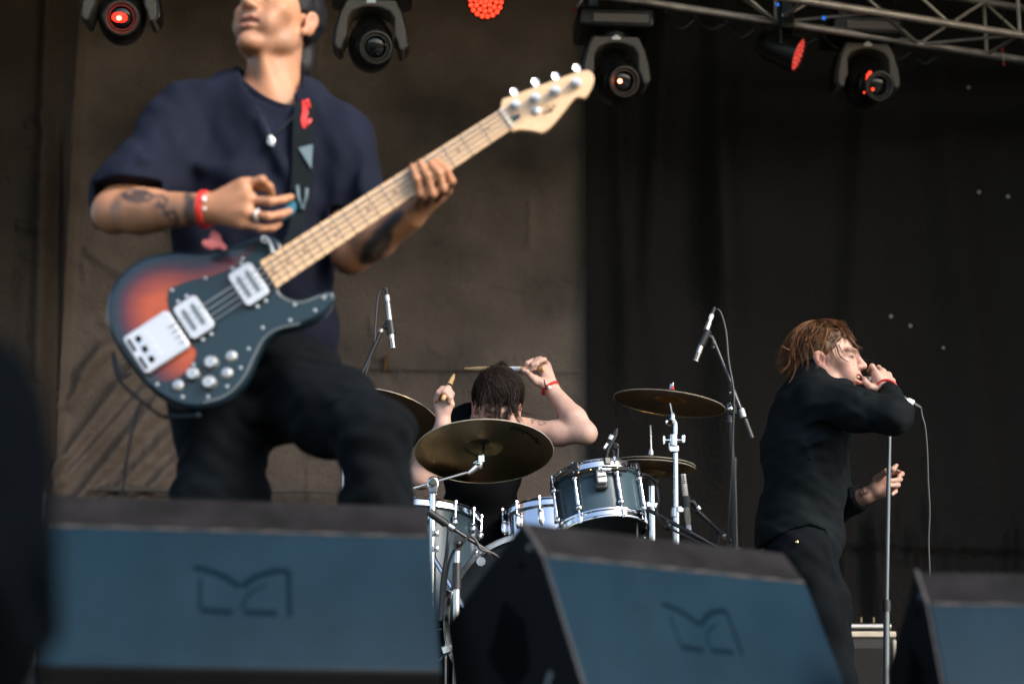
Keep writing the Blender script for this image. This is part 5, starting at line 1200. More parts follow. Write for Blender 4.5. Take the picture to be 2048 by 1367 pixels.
# pick and cable
pk = thing("guitar_pick", "blue guitar pick pinched between the bassist's fingertips", "pick", at(580, 410, 3.785))
MB().prism([at(x, y, 3.772) for x, y in closed_spline([(560, 424), (585, 402), (592, 410), (588, 424), (566, 440)], 4)], (0, .0015, 0)).build("plectrum", mat("blue plectrum", (.02, .16, .25), .35, coat=.5), pk)
tag(MB().tube(catmull([at(262, 745, 3.87), at(246, 752, 3.868), at(232, 725, 3.875), at(226, 705, 3.90), at(228, 730, 3.91), at(245, 768, 3.91), at(285, 803, 3.91), at(320, 830, 3.92), at(340, 836, 3.95)], 6), .0034, 8).tube(catmull([at(284, 800, 3.92), at(272, 830, 3.93), at(258, 890, 3.95), at(246, 975, 4.0), at(240, 1100, 4.05), at(250, 1400, 4.1), at(230, 1580, 4.1)], 6), .0030, 8).build("guitar_cable", M['rubber']), "black cable looping from the sunburst bass down past the bassist's leg", "cable")
tag(MB().tube([at(330, 832, 3.955), at(392, 831, 3.955)], .0042, 8).ball(at(396, 830, 3.953), .0065, 10).build("cable_plug", mat("steel blue plug", (.10, .15, .18), .35, .6)), "slim steel plug hanging below the bass body against the jeans", "plug")
# ---------------------------------------------------------------- the singer
sx_ = thing("person", "singer in a black shirt with wet fair hair, bent over a hand-held microphone", "person", Vector((at(1690, 1590, 6.5).x, 6.5, FLOOR)))
Rs = head_frame((.93, -.34, .055), (.10, -.05, 1)); er = A(1641, 717, 6.37); hs = 1.0
os_ = er - Rs @ np.array([-.080, -.014, -.004])
q = dict(neck=A(1640, 790, 6.48), rs=A(1640, 812, 6.345), re=A(1786, 838, 6.20), rw=A(1777, 784, 6.405), ls=A(1655, 815, 6.63), le=A(1662, 1020, 6.74), lw=A(1733, 990, 6.61),
         rh=A(1605, 1110, 6.42), rk=A(1662, 1345, 6.40), ra=A(1718, 1560, 6.45), lh=A(1595, 1105, 6.60), lk=A(1640, 1350, 6.64), la=A(1660, 1560, 6.68), chest=A(1620, 865, 6.48), belly=A(1605, 970, 6.5), pelvis=A(1600, 1085, 6.51))
S = SDF((.72, 6.02, FLOOR), (1.48, 6.92, 1.66), .0042)
S.ell(q['chest'], (.105, .15, .15), None, .05); S.ell(q['belly'], (.10, .13, .15), None, .05); S.ell(q['pelvis'], (.10, .14, .10), None, .05)
S.cone(q['neck'], os_ + Rs @ np.array([0, -.02, -.06]), .062, .056, .03); S.cone(q['neck'], q['rs'], .045, .04, .04); S.cone(q['neck'], q['ls'], .05, .05, .04)
Ps = head(S, Rs, os_, 1.0, hs)
S.path([q['rs'], q['re']], [.042, .040], .03); S.path([q['re'], q['rw']], [.040, .029], .02); S.path([q['ls'], q['le']], [.05, .040], .03); S.path([q['le'], q['lw']], [.038, .0265], .02)
S.path([q['rh'], q['rk'], q['ra']], [.075, .05, .04], .03); S.path([q['lh'], q['lk'], q['la']], [.075, .05, .04], .03)
# right hand round the microphone, its back to the viewer
for p, r in (((1752, 748, 6.405), .0165), ((1764, 745, 6.43), .0165), ((1775, 751, 6.455), .0155), ((1783, 762, 6.475), .014)): S.cone(q['rw'], A(*p), .022, r, .013)
S.ell(A(1763, 768, 6.415), (.030, .018, .028), None, .02)
fingers(S, [([A(1754, 746, 6.40), A(1744, 732, 6.405), A(1739, 741, 6.44), A(1744, 752, 6.47)], [.0095, .0092, .0085, .0075]), ([A(1766, 742, 6.43), A(1757, 735, 6.465), A(1748, 750, 6.495)], [.0095, .0088, .0075]), ([A(1777, 749, 6.455), A(1768, 744, 6.49), A(1757, 762, 6.505)], [.009, .0085, .0075]),
            ([A(1785, 761, 6.475), A(1778, 758, 6.505), A(1767, 772, 6.51)], [.0085, .008, .0065]), ([A(1757, 778, 6.405), A(1741, 773, 6.40), A(1732, 765, 6.405), A(1728, 757, 6.415)], [.0135, .0115, .0100, .0088])])
# left hand, palm to the viewer, closing on the stand
for p, r in (((1772, 950, 6.60), .0150), ((1776, 962, 6.605), .0145), ((1776, 974, 6.605), .0135), ((1771, 986, 6.605), .0125)): S.cone(q['lw'], A(*p), .0195, r, .012)
S.cone(A(1748, 972, 6.585), A(1766, 950, 6.575), .016, .0145, .015); S.ell(A(1761, 984, 6.585), (.022, .012, .016), None, .015)
fingers(S, [([A(1775, 949, 6.605), A(1795, 943, 6.585), A(1804, 947, 6.545), A(1798, 952, 6.52)], [.0088, .0084, .0082, .007]), ([A(1779, 962, 6.605), A(1800, 958, 6.58), A(1797, 959, 6.52), A(1779, 961, 6.508)], [.009, .0086, .0082, .0075]),
            ([A(1779, 974, 6.605), A(1796, 969, 6.58), A(1793, 970, 6.52), A(1778, 971, 6.51)], [.0088, .0084, .008, .0072]), ([A(1775, 986, 6.605), A(1791, 981, 6.585), A(1790, 983, 6.53), A(1784, 988, 6.52)], [.0078, .0074, .007, .0062]),
            ([A(1752, 958, 6.575), A(1772, 943, 6.53), A(1786, 938, 6.515), A(1793, 930, 6.515)], [.0130, .0110, .0092, .0072])], .0085, .003)
def sing_cols(V):
    P = Ps
    C = paint(V, (.47, .285, .222), [(P(0, .1, -.03), (.022, .022, .018), (.60, .29, .235), .5, Rs), (P(-.05, .06, -.03), (.026, .03, .026), (.60, .33, .275), .4, Rs), (P(-.083, -.014, -.002), (.014, .024, .034), (.54, .20, .15), .6, Rs), (P(-.085, -.008, -.006), (.008, .008, .014), (.22, .07, .05), .7, Rs), (P(-.055, .055, -.055), (.02, .04, .03), (.40, .22, .17), .5, Rs),  # includes shade painted into the hollow of the ear
          (P(0, .092, -.0585), (.023, .018, .0050), (.50, .17, .15), .8, Rs), (P(0, .09, -.082), (.020, .016, .0065), (.52, .20, .18), .75, Rs), (P(0, .084, -.0695), (.017, .022, .0080), (.05, .012, .012), .95, Rs),
          (P(-.031, .092, .021), (.022, .032, .0075), (.085, .040, .024), .95, Rs), (P(.031, .082, .022), (.018, .018, .0048), (.13, .07, .04), .9, Rs),
          (P(-.031, .089, -.0015), (.0155, .030, .0060), (.018, .012, .010), .95, Rs), (P(.031, .085, -.0005), (.0135, .02, .0034), (.03, .02, .018), .92, Rs), (P(-.008, .104, -.0405), (.0045, .008, .0032), (.10, .03, .025), .8, Rs),
          (P(-.050, .074, .019), (.014, .022, .0068), (.085, .040, .024), .9, Rs), (P(-.044, .080, -.002), (.012, .020, .0058), (.02, .013, .011), .9, Rs),
          (A(1752, 752, 6.39), .018, (.62, .36, .29), .4), (A(1796, 948, 6.53), .02, (.62, .30, .24), .6), (A(1758, 958, 6.57), .016, (.52, .28, .24), .5), (A(1768, 985, 6.58), .02, (.6, .32, .27), .5)], .06, 5)
    ink = np.array((.02, .022, .03)); wt = 0
    for pts in (((1719, 980), (1722, 992), (1725, 985)), ((1721, 977), (1727, 981), (1727, 988), (1722, 992)), ((1718, 977), (1728, 975)), ((1728, 987), (1731, 983), (1729, 989), (1733, 988)), ((1734, 982), (1731, 986), (1734, 988), (1736, 984), (1734, 982)), ((1736, 986), (1738, 982))):
        wt = np.maximum(wt, along(V, [A(x, y, 6.585) for x, y in pts], .0024, .6) if False else along(V * [1, 0, 1], [A(x, y, 6.585) * [1, 0, 1] for x, y in pts], .0017, .6) * (V[:, 1] < 6.606) * (V[:, 1] > 6.5))
    return C * (1 - .9 * wt[:, None]) + ink * .9 * wt[:, None]
S.build("body", M['skin'], sx_, 1, sing_cols)
MB().box(Ps(0, .0885, -.0645), (.026, .010, .006), Matrix(Rs)).build("teeth", mat("teeth", (.75, .7, .6), .3, coat=.5), sx_, bev=.002)
# shirt
M['shirt'] = mat("black cotton shirt", (.0021, .0046, .0062), .82, spec=.14, var=(8, .75, 1.3), bump=(700, .3, .0007))
T = SDF((.70, 6.02, .60), (1.48, 6.92, 1.50), .0045)
T.ell(A(1622, 868, 6.48), (.128, .185, .155), None, .05); T.ell(A(1612, 965, 6.5), (.128, .17, .17), None, .06); T.ell(A(1596, 1070, 6.51), (.144, .180, .17), None, .06); T.ell(A(1618, 810, 6.47), (.085, .19, .085), None, .05)
T.cone(A(1606, 812, 6.45), A(1580, 900, 6.48), .080, .092, .06)
T.cone(A(1636, 785, 6.46), A(1634, 755, 6.44), .088, .076, .03); T.cone(A(1640, 775, 6.42), A(1680, 775, 6.40), .05, .045, .03)
T.path([A(1643, 806, 6.33), A(1715, 818, 6.25), A(1784, 832, 6.20)], [.076, .066, .056], .03); T.path([A(1788, 833, 6.205), A(1782, 806, 6.30), A(1778, 788, 6.385)], [.058, .046, .039], .02)
T.path([A(1655, 820, 6.63), A(1664, 1015, 6.735)], [.075, .058], .04); T.path([A(1664, 1020, 6.735), A(1721, 995, 6.63)], [.055, .043], .02)
T.push(wrinkle(15, 42, .0075, [(.3, .3, 1), (.9, .3, .5), (.6, .2, -.6)])); T.push(wrinkle(16, 105, .0030, [(.3, .2, 1), (.8, .2, .4)]))
for pts, r, am in (([(1560, 905), (1640, 880), (1700, 862)], .016, .008), ([(1545, 950), (1620, 915), (1700, 880)], .014, .007), ([(1560, 930), (1630, 900), (1690, 870)], .010, -.007), ([(1536, 985), (1590, 960), (1650, 930)], .018, .006), ([(1690, 850), (1640, 850), (1610, 870)], .014, -.010),
                   ([(1632, 1000), (1620, 1060), (1605, 1110)], .02, .010), ([(1640, 1020), (1665, 1070), (1680, 1130)], .02, .010), ([(1655, 1000), (1650, 1060)], .014, -.009), ([(1600, 980), (1580, 1060)], .016, -.006), ([(1740, 800), (1760, 835), (1800, 850)], .014, .008), ([(1725, 790), (1745, 850)], .012, -.007), ([(1660, 790), (1720, 800), (1770, 800)], .016, .006)):
    fold(T, [A(x, y, 6.30 if x < 1700 else 6.19) for x, y in pts], r, am)
hx = [1440, 1492, 1530, 1570, 1610, 1640, 1660, 1675, 1690, 1760]; hy = [1110, 1100, 1087, 1068, 1058, 1068, 1100, 1145, 1172, 1180]
zc = np.interp(T.ax[0], [at(x, y, 6.45).x for x, y in zip(hx, hy)], [at(x, y, 6.45).z for x, y in zip(hx, hy)])
T.F = np.maximum(T.F, (zc[:, None, None] - T.ax[2][None, None, :]).astype(np.float32))
nl = nrm(q['lw'] - A(1664, 1020, 6.735)); T.cut_in(nl, A(1722, 994, 6.63), A(1700, 1050, 6.5), A(1790, 940, 6.8))
T.cone(A(1642, 770, 6.45), os_ + Rs @ np.array([.0, -.01, -.055]), .056, .062, .006, None, True); T.ell(os_ + Rs @ np.array([0, .01, -.02]), (.079, .105, .105), Rs, .006, True)
sh = T.build("shirt", M['shirt'], sx_, 2)
cl_ = MB()
tube_pts = [(1612, 742, 6.40), (1640, 738, 6.375), (1668, 746, 6.385), (1690, 765, 6.42)]
cl_.tube(catmull([at(*p) for p in tube_pts], 6), [.010] * 19, 8, flat=(Vector((0, 1, 0)), .5)); 
cu = MB(); d_ = nl; u_, v_, a_ = frame_of(d_); cc = Vector(A(1721, 994, 6.63))
cu.tube([cc + u_ * math.cos(t) * .0395 + v_ * math.sin(t) * .0395 for t in np.linspace(0, 6.283, 30)], .004, 6, False); cu.ball(cc + Vector((-.03, -.035, -.008)), .004, 8); cu.build("cuff", M['shirt'], sx_)
# jeans
D = SDF((.70, 6.25, FLOOR + .02), (1.46, 6.90, .98), .005)
D.ell(A(1602, 1095, 6.51), (.112, .165, .10), None, .04); D.path([q['rh'], A(1640, 1220, 6.41), q['rk'], q['ra']], [.105, .094, .070, .058], .04); D.path([q['lh'], q['lk'], q['la']], [.10, .068, .058], .04)
D.push(wrinkle(18, 55, .006, [(.3, .2, 1), (.8, .2, .5)])); 
for pts, r, am in (([(1600, 1140), (1660, 1180), (1700, 1190)], .014, .006), ([(1650, 1090), (1672, 1150), (1690, 1250)], .012, .006), ([(1610, 1170), (1680, 1215)], .012, -.005)): fold(D, [A(x, y, 6.34) for x, y in pts], r, am)
D.build("jeans", M['black_denim'], sx_, 2)
MB().ball(A(1594, 1083, 6.312), (.006, .004, .006), 12).build("rivet", M['gold'], sx_)
for p in (q['ra'], q['la']):
    K = SDF(p - [.12, .10, .14], p + [.22, .1, .08], .006); K.cone(p + [0, 0, -.03], p + [.16, -.02, -.048], .042, .034, .02); K.cone(p, p + [0, 0, -.04], .044, .044, .02); K.cut((0, 0, -1), (0, 0, FLOOR + .002)); K.build("shoe", M['black_plastic'], sx_, 1)
b = MB(); dv = nrm(q['rw'] - A(1782, 806, 6.30)); u_, v_, a_ = frame_of(dv); cc = Vector(A(1773, 779, 6.40)); b.tube([cc + u_ * math.cos(t) * .034 + v_ * math.sin(t) * .034 for t in np.linspace(0, 6.283, 30)], .0045, 6, False)
b.tube(catmull([at(1813, 800, 6.40), at(1817, 808, 6.40), at(1819, 815, 6.41)], 4), .004, 6); b.build("wristband", M['red_band'], sx_)
# hair: a damp cap and loose strands
bas = (.065, .034, .016)
H = SDF(os_ - .17, os_ + .17, .0045); H.ell(os_ + Rs @ np.array([0, -.026, .044]), (.080, .101, .089), Rs, .01); H.ell(os_ + Rs @ np.array([0, -.075, -.035]), (.064, .042, .060), Rs, .03)
H.ell(os_ + Rs @ np.array([0, .096, -.012]), (.11, .088, .088), Rs, .012, True)
for s_ in (-1, 1): H.ell(os_ + Rs @ np.array([s_ * .088, -.006, -.025]), (.030, .030, .036), Rs, .006, True); H.ell(os_ + Rs @ np.array([s_ * .075, .035, -.03]), (.04, .036, .055), Rs, .006, True)
H.push(wrinkle(24, 210, .004, [(1, .2, .2), (.2, 1, .2)]))
def hcol(V):
    L = (V - os_) @ Rs; n = np.sin(V @ np.array((310, 120, 90)) + 2 * np.sin(V @ np.array((60, 140, 30)))) * .5 + .5
    C = np.outer(.55 + .9 * n, bas); side = np.clip((.045 - L[:, 2]) / .05, 0, 1) * np.clip((L[:, 1] + .07) / .06, 0, 1)   # short sides: scalp shows
    return C * (1 - .6 * side[:, None]) + np.array((.13, .058, .027)) * .6 * side[:, None]
M['hair_fair'] = mat("damp fair hair", (.1, .05, .03), .5, attr=True, spec=.25, bump=(260, .6, .003))
hb = H.build("hair", M['hair_fair'], sx_, 0, hcol)
r = np.random.default_rng(77); paths = []
def scalp(th, ph, lift):                               # th: from the crown, ph: 0 = front, pi/2 = person's right
    d = np.array([-math.sin(th) * math.sin(ph), math.sin(th) * math.cos(ph), math.cos(th)])
    return os_ + Rs @ (np.array([0, -.026, .044]) + d * (np.array([.081, .102, .090]) + lift))
for _ in range(560):                                  # swept back and down over the crown and nape
    ph0 = r.uniform(.15, math.pi * 2 - .15); th0 = abs(r.normal(.25, .35)); back = r.random() < .72
    ph1 = math.pi + r.normal(0, .62) if back else r.normal(0, .5); ph1 = ph1 if back else ph1
    thE = r.uniform(1.2, 2.25) if back else r.uniform(.7, 1.05); n = 9; pts = []; l0 = r.uniform(.001, .010); ph0 = ph1 + r.normal(0, .35)
    for i in range(n):
        t = i / (n - 1); p = scalp(th0 + (thE - th0) * t, ph0 + (ph1 - ph0) * t, l0 + .010 * t * t * r.uniform(.2, 1.6)); pts.append(p)
    if back:
        ex = r.uniform(.0, .055); dirx = np.array([-.35, 0, -1]) + r.normal(0, .25, 3)
        for k in (1, 2, 3): pts.append(pts[-1] + dirx / np.linalg.norm(dirx) * ex / 3 + r.normal(0, .0015, 3))
    paths.append(pts)
for _ in range(55):                                   # fringe falling forward over the brow
    th0 = r.uniform(.2, .6); ph = r.normal(-.0, .34); pts = [scalp(th0 + (r.uniform(.85, 1.15) - th0) * t, ph * (1 - .2 * t), .004 + .006 * r.random()) for t in np.linspace(0, 1, 6)]
    d_ = Rs @ np.array([r.normal(-.1, .2), .65, -.55]); 
    for k in range(3): pts.append(pts[-1] + d_ * .009 * r.uniform(.3, 1.3) + np.array([0, 0, -.0035]) * k)
    paths.append(pts)
for _ in range(420):                                  # cropped side above the ear
    ph = math.pi / 2 + r.normal(0, .55); th0 = r.uniform(.75, 1.45); p0 = scalp(th0, ph, .001); dd = Rs @ np.array([0, -.7, -.6]) + r.normal(0, .3, 3); L_ = r.uniform(.010, .030)
    if ((Rs.T @ (p0 - os_))[2] > .008): paths.append([p0, scalp(th0 + .12, ph + .10, .003) , p0 + (dd / np.linalg.norm(dd)) * L_ + (p0 - os_) * .03])
for pl in (((1670, 690), (1676, 712), (1688, 722), (1692, 724)), ((1660, 695), (1668, 715), (1680, 731)), ((1690, 672), (1705, 690), (1712, 706), (1722, 716), (1745, 721)), ((1695, 668), (1712, 690), (1726, 698)), ((1676, 688), (1684, 705), (1702, 712)), ((1655, 700), (1662, 716), (1659, 733)),
           ((1700, 672), (1711, 695), (1716, 712)), ((1655, 665), (1650, 655), (1660, 645)), ((1580, 700), (1570, 694), (1566, 690)), ((1580, 720), (1572, 735), (1562, 741)), ((1590, 740), (1583, 755), (1577, 762))):
    paths.append(catmull([at(x, y, 6.345 if x < 1700 and y > 680 else 6.40) for x, y in pl], 4))
paths = [p for c in paths for p in ([c] if len(c) > 14 or len(c) < 5 else [[np.asarray(v) + o * (.4 + .6 * i / len(c)) for i, v in enumerate(c)] for o in [r.normal(0, .0042, 3) for _ in range(4)]])]
strands("hair_strands", hb, paths, .00125, (.112, .047, .018), .6, M['hair_fair'])
# ---------------------------------------------------------------- the drummer
dr = thing("person", "drummer in a black tank top, dark hair over his face, one bare arm raised", "person", Vector((at(985, 1300, 7.15).x, 7.2, RISER)))
Rd = head_frame((.05, -.86, -.50), (.10, -.50, .86)); od = A(994, 818, 6.87)
g = dict(neck=A(978, 850, 6.96), chest=A(965, 930, 7.05), belly=A(960, 1040, 7.14), rs=A(915, 858, 6.98), re=A(842, 952, 6.82), rw=A(886, 850, 6.73), ls=A(1052, 866, 6.96), le=A(1172, 866, 6.87), lw=A(1104, 780, 6.93))
S = SDF((-.42, 6.45, RISER), (.36, 7.45, 1.66), .0042)
S.ell(g['chest'], (.13, .09, .16), None, .05); S.ell(g['belly'], (.125, .09, .16), None, .05); S.ell(A(958, 1125, 7.2), (.15, .11, .10), None, .05)
S.cone(g['neck'], od + Rd @ np.array([0, -.03, -.06]), .062, .058, .03); S.cone(g['neck'], g['rs'], .05, .048, .05); S.cone(g['neck'], g['ls'], .05, .046, .05)
Pd = head(S, Rd, od, .15, .99)
S.path([g['ls'], g['ls'] * .45 + g['le'] * .55, g['le']], [.051, .0405, .037], .03); S.path([g['le'], g['le'] * .66 + g['lw'] * .34, g['lw']], [.037, .041, .0265], .018, ((0, 1, .2), 1.1))
S.path([g['rs'], g['re']], [.056, .043], .03); S.path([g['re'], g['re'] * .6 + g['rw'] * .4, g['rw']], [.042, .040, .026], .02)
# raised left hand, palm to the viewer
for p, r_ in (((1079, 727, 6.935), .0145), ((1085, 725, 6.945), .0145), ((1090, 727, 6.955), .0135), ((1095, 732, 6.960), .0125)): S.cone(g['lw'], A(*p), .0205, r_, .014)
S.cone(A(1090, 770, 6.915), A(1070, 757, 6.905), .018, .015, .015)
fingers(S, [([A(1079, 725, 6.935), A(1066, 721, 6.900), A(1055, 726, 6.880), A(1052, 733, 6.887)], [.0098, .0092, .009, .0088]), ([A(1084, 722, 6.945), A(1074, 719, 6.890), A(1065, 729, 6.865), A(1063, 739, 6.873)],), ([A(1089, 722, 6.955), A(1081, 717, 6.890), A(1072, 728, 6.865), A(1069, 738, 6.873)],),
            ([A(1094, 728, 6.960), A(1089, 719, 6.900), A(1080, 722, 6.875), A(1076, 729, 6.880)], [.0085, .0082, .0078, .0068]), ([A(1073, 764, 6.905), A(1063, 753, 6.890), A(1055, 743, 6.880), A(1047, 740, 6.880)], [.0135, .0115, .0100, .0085])])
# lower right hand, fist seen from its little-finger side with the stick running through it
S.cone(g['rw'], A(877, 800, 6.74), .022, .019, .014); S.cone(g['rw'], A(896, 806, 6.72), .020, .017, .014); S.ell(A(884, 800, 6.76), (.026, .03, .030), None, .015)
for k in range(4):
    Yk_ = 6.695 + .019 * k; u = 2.6 * k
    fingers(S, [([A(872 + u, 799 - u, Yk_ + .02), A(877 + u, 785 - u, Yk_), A(889 + u, 783 - u, Yk_ - .006), A(900 + u * .5, 795 - u, Yk_ - .004), A(898 + u * .5, 803 - u, Yk_)], [.0105, .0098, .0095, .0088, .0078])])
fingers(S, [([A(894, 825, 6.72), A(902, 808, 6.715), A(900, 792, 6.725), A(898, 780, 6.74)], [.0135, .012, .0105, .009])])
for s_, hx_ in ((-1, 905), (1, 1045)):
    hip = A(958 + s_ * 28, 1140, 7.16); kn = Vector(A(hx_, 1165, 6.82)); S.path([hip, kn, (kn.x + s_ * .03, kn.y + .03, RISER + .09)], [.08, .055, .042], .03)
def dcol(V):
    P = Pd
    C = paint(V, (.54, .345, .28), [(P(0, .1, -.03), (.022, .022, .02), (.62, .30, .25), .55, Rd), (P(.05, .055, -.025), (.025, .03, .025), (.62, .34, .29), .4, Rd), (P(-.05, .055, -.025), (.025, .03, .025), (.62, .34, .29), .4, Rd),
        (P(.031, .092, .021), (.022, .030, .0078), (.022, .014, .012), .95, Rd), (P(-.031, .092, .021), (.022, .030, .0078), (.022, .014, .012), .95, Rd), (P(.031, .088, -.001), (.0150, .028, .0062), (.028, .018, .015), .9, Rd), (P(-.031, .088, -.001), (.0150, .028, .0062), (.028, .018, .015), .9, Rd),
        (P(0, .09, -.062), (.022, .02, .009), (.45, .18, .16), .7, Rd), (P(0, .09, -.048), (.024, .012, .005), (.20, .13, .10), .5, Rd), (P(0, .07, -.1), (.05, .04, .03), (.40, .26, .21), .45, Rd), (P(.083, -.014, 0), (.014, .022, .034), (.66, .28, .23), .6, Rd), (P(-.083, -.014, 0), (.014, .022, .034), (.66, .28, .23), .6, Rd),
        (A(1186, 875, 6.76), .030, (.62, .33, .27), .55), (A(1120, 888, 6.8), (.09, .06, .014), (.58, .33, .28), .5), (A(1053, 731, 6.88), .012, (.66, .34, .27), .7), (A(1066, 736, 6.86), .012, (.66, .36, .30), .5), (A(1080, 755, 6.91), .02, (.62, .38, .33), .4), (A(1150, 862, 6.77), .016, (.55, .32, .27), .4), (A(884, 838, 6.70), .010, (.64, .33, .28), .5)], .05, 8)
    ink = np.array((.08, .085, .10)); wt = 0
    for pts, r_ in (((((1064, 846), (1067, 839), (1072, 837))), .0028), (((1072, 837), (1078, 843), (1081, 840)), .0016), (((1076, 843), (1079, 853), (1092, 848), (1082, 841)), .0014), (((1064, 839), (1065, 847)), .003), (((1078, 846), (1080, 853), (1087, 850)), .0012)):
        wt = np.maximum(wt, along(V * [1, 0, 1], [A(x, y, 6.92) * [1, 0, 1] for x, y in pts], r_ * 1.1, .6) * (V[:, 1] < 6.97) * (V[:, 1] > 6.85))
    return C * (1 - .75 * wt[:, None]) + ink * .75 * wt[:, None]
S.build("body", M['skin'], dr, 1, dcol)
M['tank'] = mat("black tank top jersey", (.0024, .0030, .0036), .9, spec=.1, var=(9, .8, 1.25))
T = SDF((-.36, 6.75, .85), (.20, 7.45, 1.50), .0045)
T.ell(g['chest'] + [0, .0, .0], (.148, .108, .17), None, .05); T.ell(g['belly'], (.145, .108, .19), None, .05); T.ell(A(958, 1110, 7.18), (.155, .12, .10), None, .05)
T.cone(A(948, 846, 6.99), A(914, 857, 6.98), .074, .070, .04); T.cone(A(1004, 850, 6.98), A(1030, 856, 6.97), .072, .070, .04)
T.push(wrinkle(28, 60, .0045, [(.4, .2, 1), (.8, .2, -.5)]))
T.cone(A(988, 880, 6.83), A(984, 815, 6.93), .060, .072, .01, None, True)
T.cone(A(893, 885, 6.97), A(905, 835, 6.97), .028, .022, .012, None, True) if False else None
T.cut_in((.62, -.1, .35), A(1044, 846, 6.95), A(1030, 960, 6.8), A(1120, 800, 7.2))
T.build("tank_top", M['tank'], dr, 2)
D = SDF((-.40, 6.55, RISER + .02), (.32, 7.42, 1.0), .006)
for s_, hx_ in ((-1, 905), (1, 1045)):
    hip = A(958 + s_ * 28, 1140, 7.16); kn = Vector(A(hx_, 1165, 6.82)); D.path([hip, kn, (kn.x + s_ * .03, kn.y + .03, RISER + .09)], [.098, .074, .058], .04)
D.ell(A(958, 1130, 7.2), (.165, .125, .10), None, .04); D.build("jeans", M['black_denim'], dr, 2)
for s_, hx_ in ((-1, 905), (1, 1045)):
    kn = Vector(A(hx_, 1165, 6.82)); p = np.array((kn.x + s_ * .03, kn.y + .03, RISER + .06)); K = SDF(p - [.09, .24, .1], p + [.09, .1, .08], .007); K.cone(p, p + [0, -.15, -.015], .045, .036, .02); K.cut((0, 0, -1), (0, 0, RISER + .002)); K.build("shoe", M['black_plastic'], dr, 1)
th = thing("drum_throne", "round black drum stool under the drummer", "stool", Vector((at(958, 1200, 7.22).x, 7.25, RISER)))
zt = at(958, 1205, 7.2).z - .03; o_ = th.location
MB().lathe([(.001, zt + .0 - o_.z), (.15, zt - o_.z), (.165, zt - .03 - o_.z), (.15, zt - .07 - o_.z), (.001, zt - .07 - o_.z)], o_, (0, 0, 1), 32, False).build("seat", M['tolex'], th); MB().cyl(o_ + Vector((0, 0, .05)), Vector((o_.x, o_.y, zt - .06)), .014).build("pole", M['chrome'], th); stand_legs(th, o_, .3)
b = MB(); dv = nrm(g['lw'] - g['le']); u_, v_, a_ = frame_of(dv, (0, -1, 0)); cc = Vector(A(1100, 776, 6.925)); b.tube([cc + u_ * math.cos(t) * .0315 + v_ * math.sin(t) * .028 for t in np.linspace(0, 6.283, 33)], .0052, 6, False)
b.build("wristband", M['red_band'], dr); MB().ball(at(1099, 774, 6.889), (.007, .003, .007), 10).build("band_clasp", M['white_tape'], dr)
MB().tube(catmull([at(1094, 778, 6.890), at(1090, 768, 6.880), at(1088, 758, 6.880)], 5), [.0045, .0045, .0042, .004, .0038, .0035, .003, .0028, .0024, .002, .0015], 6).build("band_tail", mat("dark ribbon", (.03, .012, .012), .7), dr)
# sticks
def stick(lab, a, b_, pts=None):
    t = thing("drumstick", lab, "drumstick", a); d = (b_ - a); L = d.length
    MB().lathe([(.0005, 0), (.0066, .002), (.0084, .010), (.0086, L * .74), (.0080, L * .84), (.0042, L * .965), (.0042, L * .975), (.0045, L * .985), (.003, L * .997), (.0005, L)], a, d, 16, False).build("shaft", M['wood_stick'], t); return t
t = stick("pale drumstick held level above the drummer's head", at(1089, 738, 6.905), at(929, 737, 7.17))
MB().lathe([(.0092, .115), (.0092, .165), (.0082, .165), (.0082, .115)], at(1089, 738, 6.905), at(929, 737, 7.17) - at(1089, 738, 6.905), 16).build("grip_tape", M['white_tape'], t)
t = stick("drumstick pointing away, its butt end showing in the drummer's lower fist", at(886, 798, 6.655), at(908, 749, 6.99)); 
MB().tube([at(897, 773, 6.815), at(899, 770, 6.83)], .0082, 12).build("stamp", M['slot'], t)
# hair
Cd = np.array([0, -.026, .042])
H = SDF(od - .17, od + .17, .0045); H.ell(od + Rd @ Cd, (.082, .103, .090), Rd, .01); H.ell(od + Rd @ np.array([0, -.085, -.04]), (.068, .035, .06), Rd, .03)
H.ell(od + Rd @ np.array([.012, .112, -.060]), (.11, .078, .085), Rd, .012, True)
for s_ in (-1, 1): H.ell(od + Rd @ np.array([s_ * .090, -.010, -.020]), (.030, .028, .036), Rd, .006, True)
H.push(wrinkle(34, 150, .0035, [(1, .1, .1), (.9, .3, .1)]))
def dhc(V): n = np.sin(V @ np.array((340, 60, 160)) + 2 * np.sin(V @ np.array((80, 100, 30)))) * .5 + .5; return np.outer(.6 + .7 * n, (.020, .0125, .0095))
M['hair_dark'] = mat("dark brown hair", (.02, .012, .01), .5, attr=True, spec=.22, bump=(220, .6, .003))
hb = H.build("hair", M['hair_dark'], dr, 0, dhc)
r = np.random.default_rng(99); paths = []
def scd(th_, ph, lift): d = np.array([math.sin(th_) * math.sin(ph), math.sin(th_) * math.cos(ph), math.cos(th_)]); return od + Rd @ (Cd + d * (np.array([.087, .107, .097]) + lift))
for _ in range(2600):                                   # from the parting on his right, over the top to the left and forward
    th0 = r.uniform(.05, .9); ph0 = -1.2 + r.normal(0, .5); ph1 = r.normal(.25, .8); thE = r.uniform(.9, 1.62); l0 = abs(r.normal(0, .006))
    a_ = scd(th0, ph0, l0); c_ = scd(thE, ph1, l0 + .003); pts = []
    for t_ in np.linspace(0, 1, 9):
        p = a_ * (1 - t_) + c_ * t_; L = (p - od) @ Rd - Cd; kf = np.linalg.norm(L / np.array([.087, .107, .097])); pts.append(od + Rd @ (Cd + L / max(kf, .2) * (1 + l0 * 8)))
    paths.append(pts)
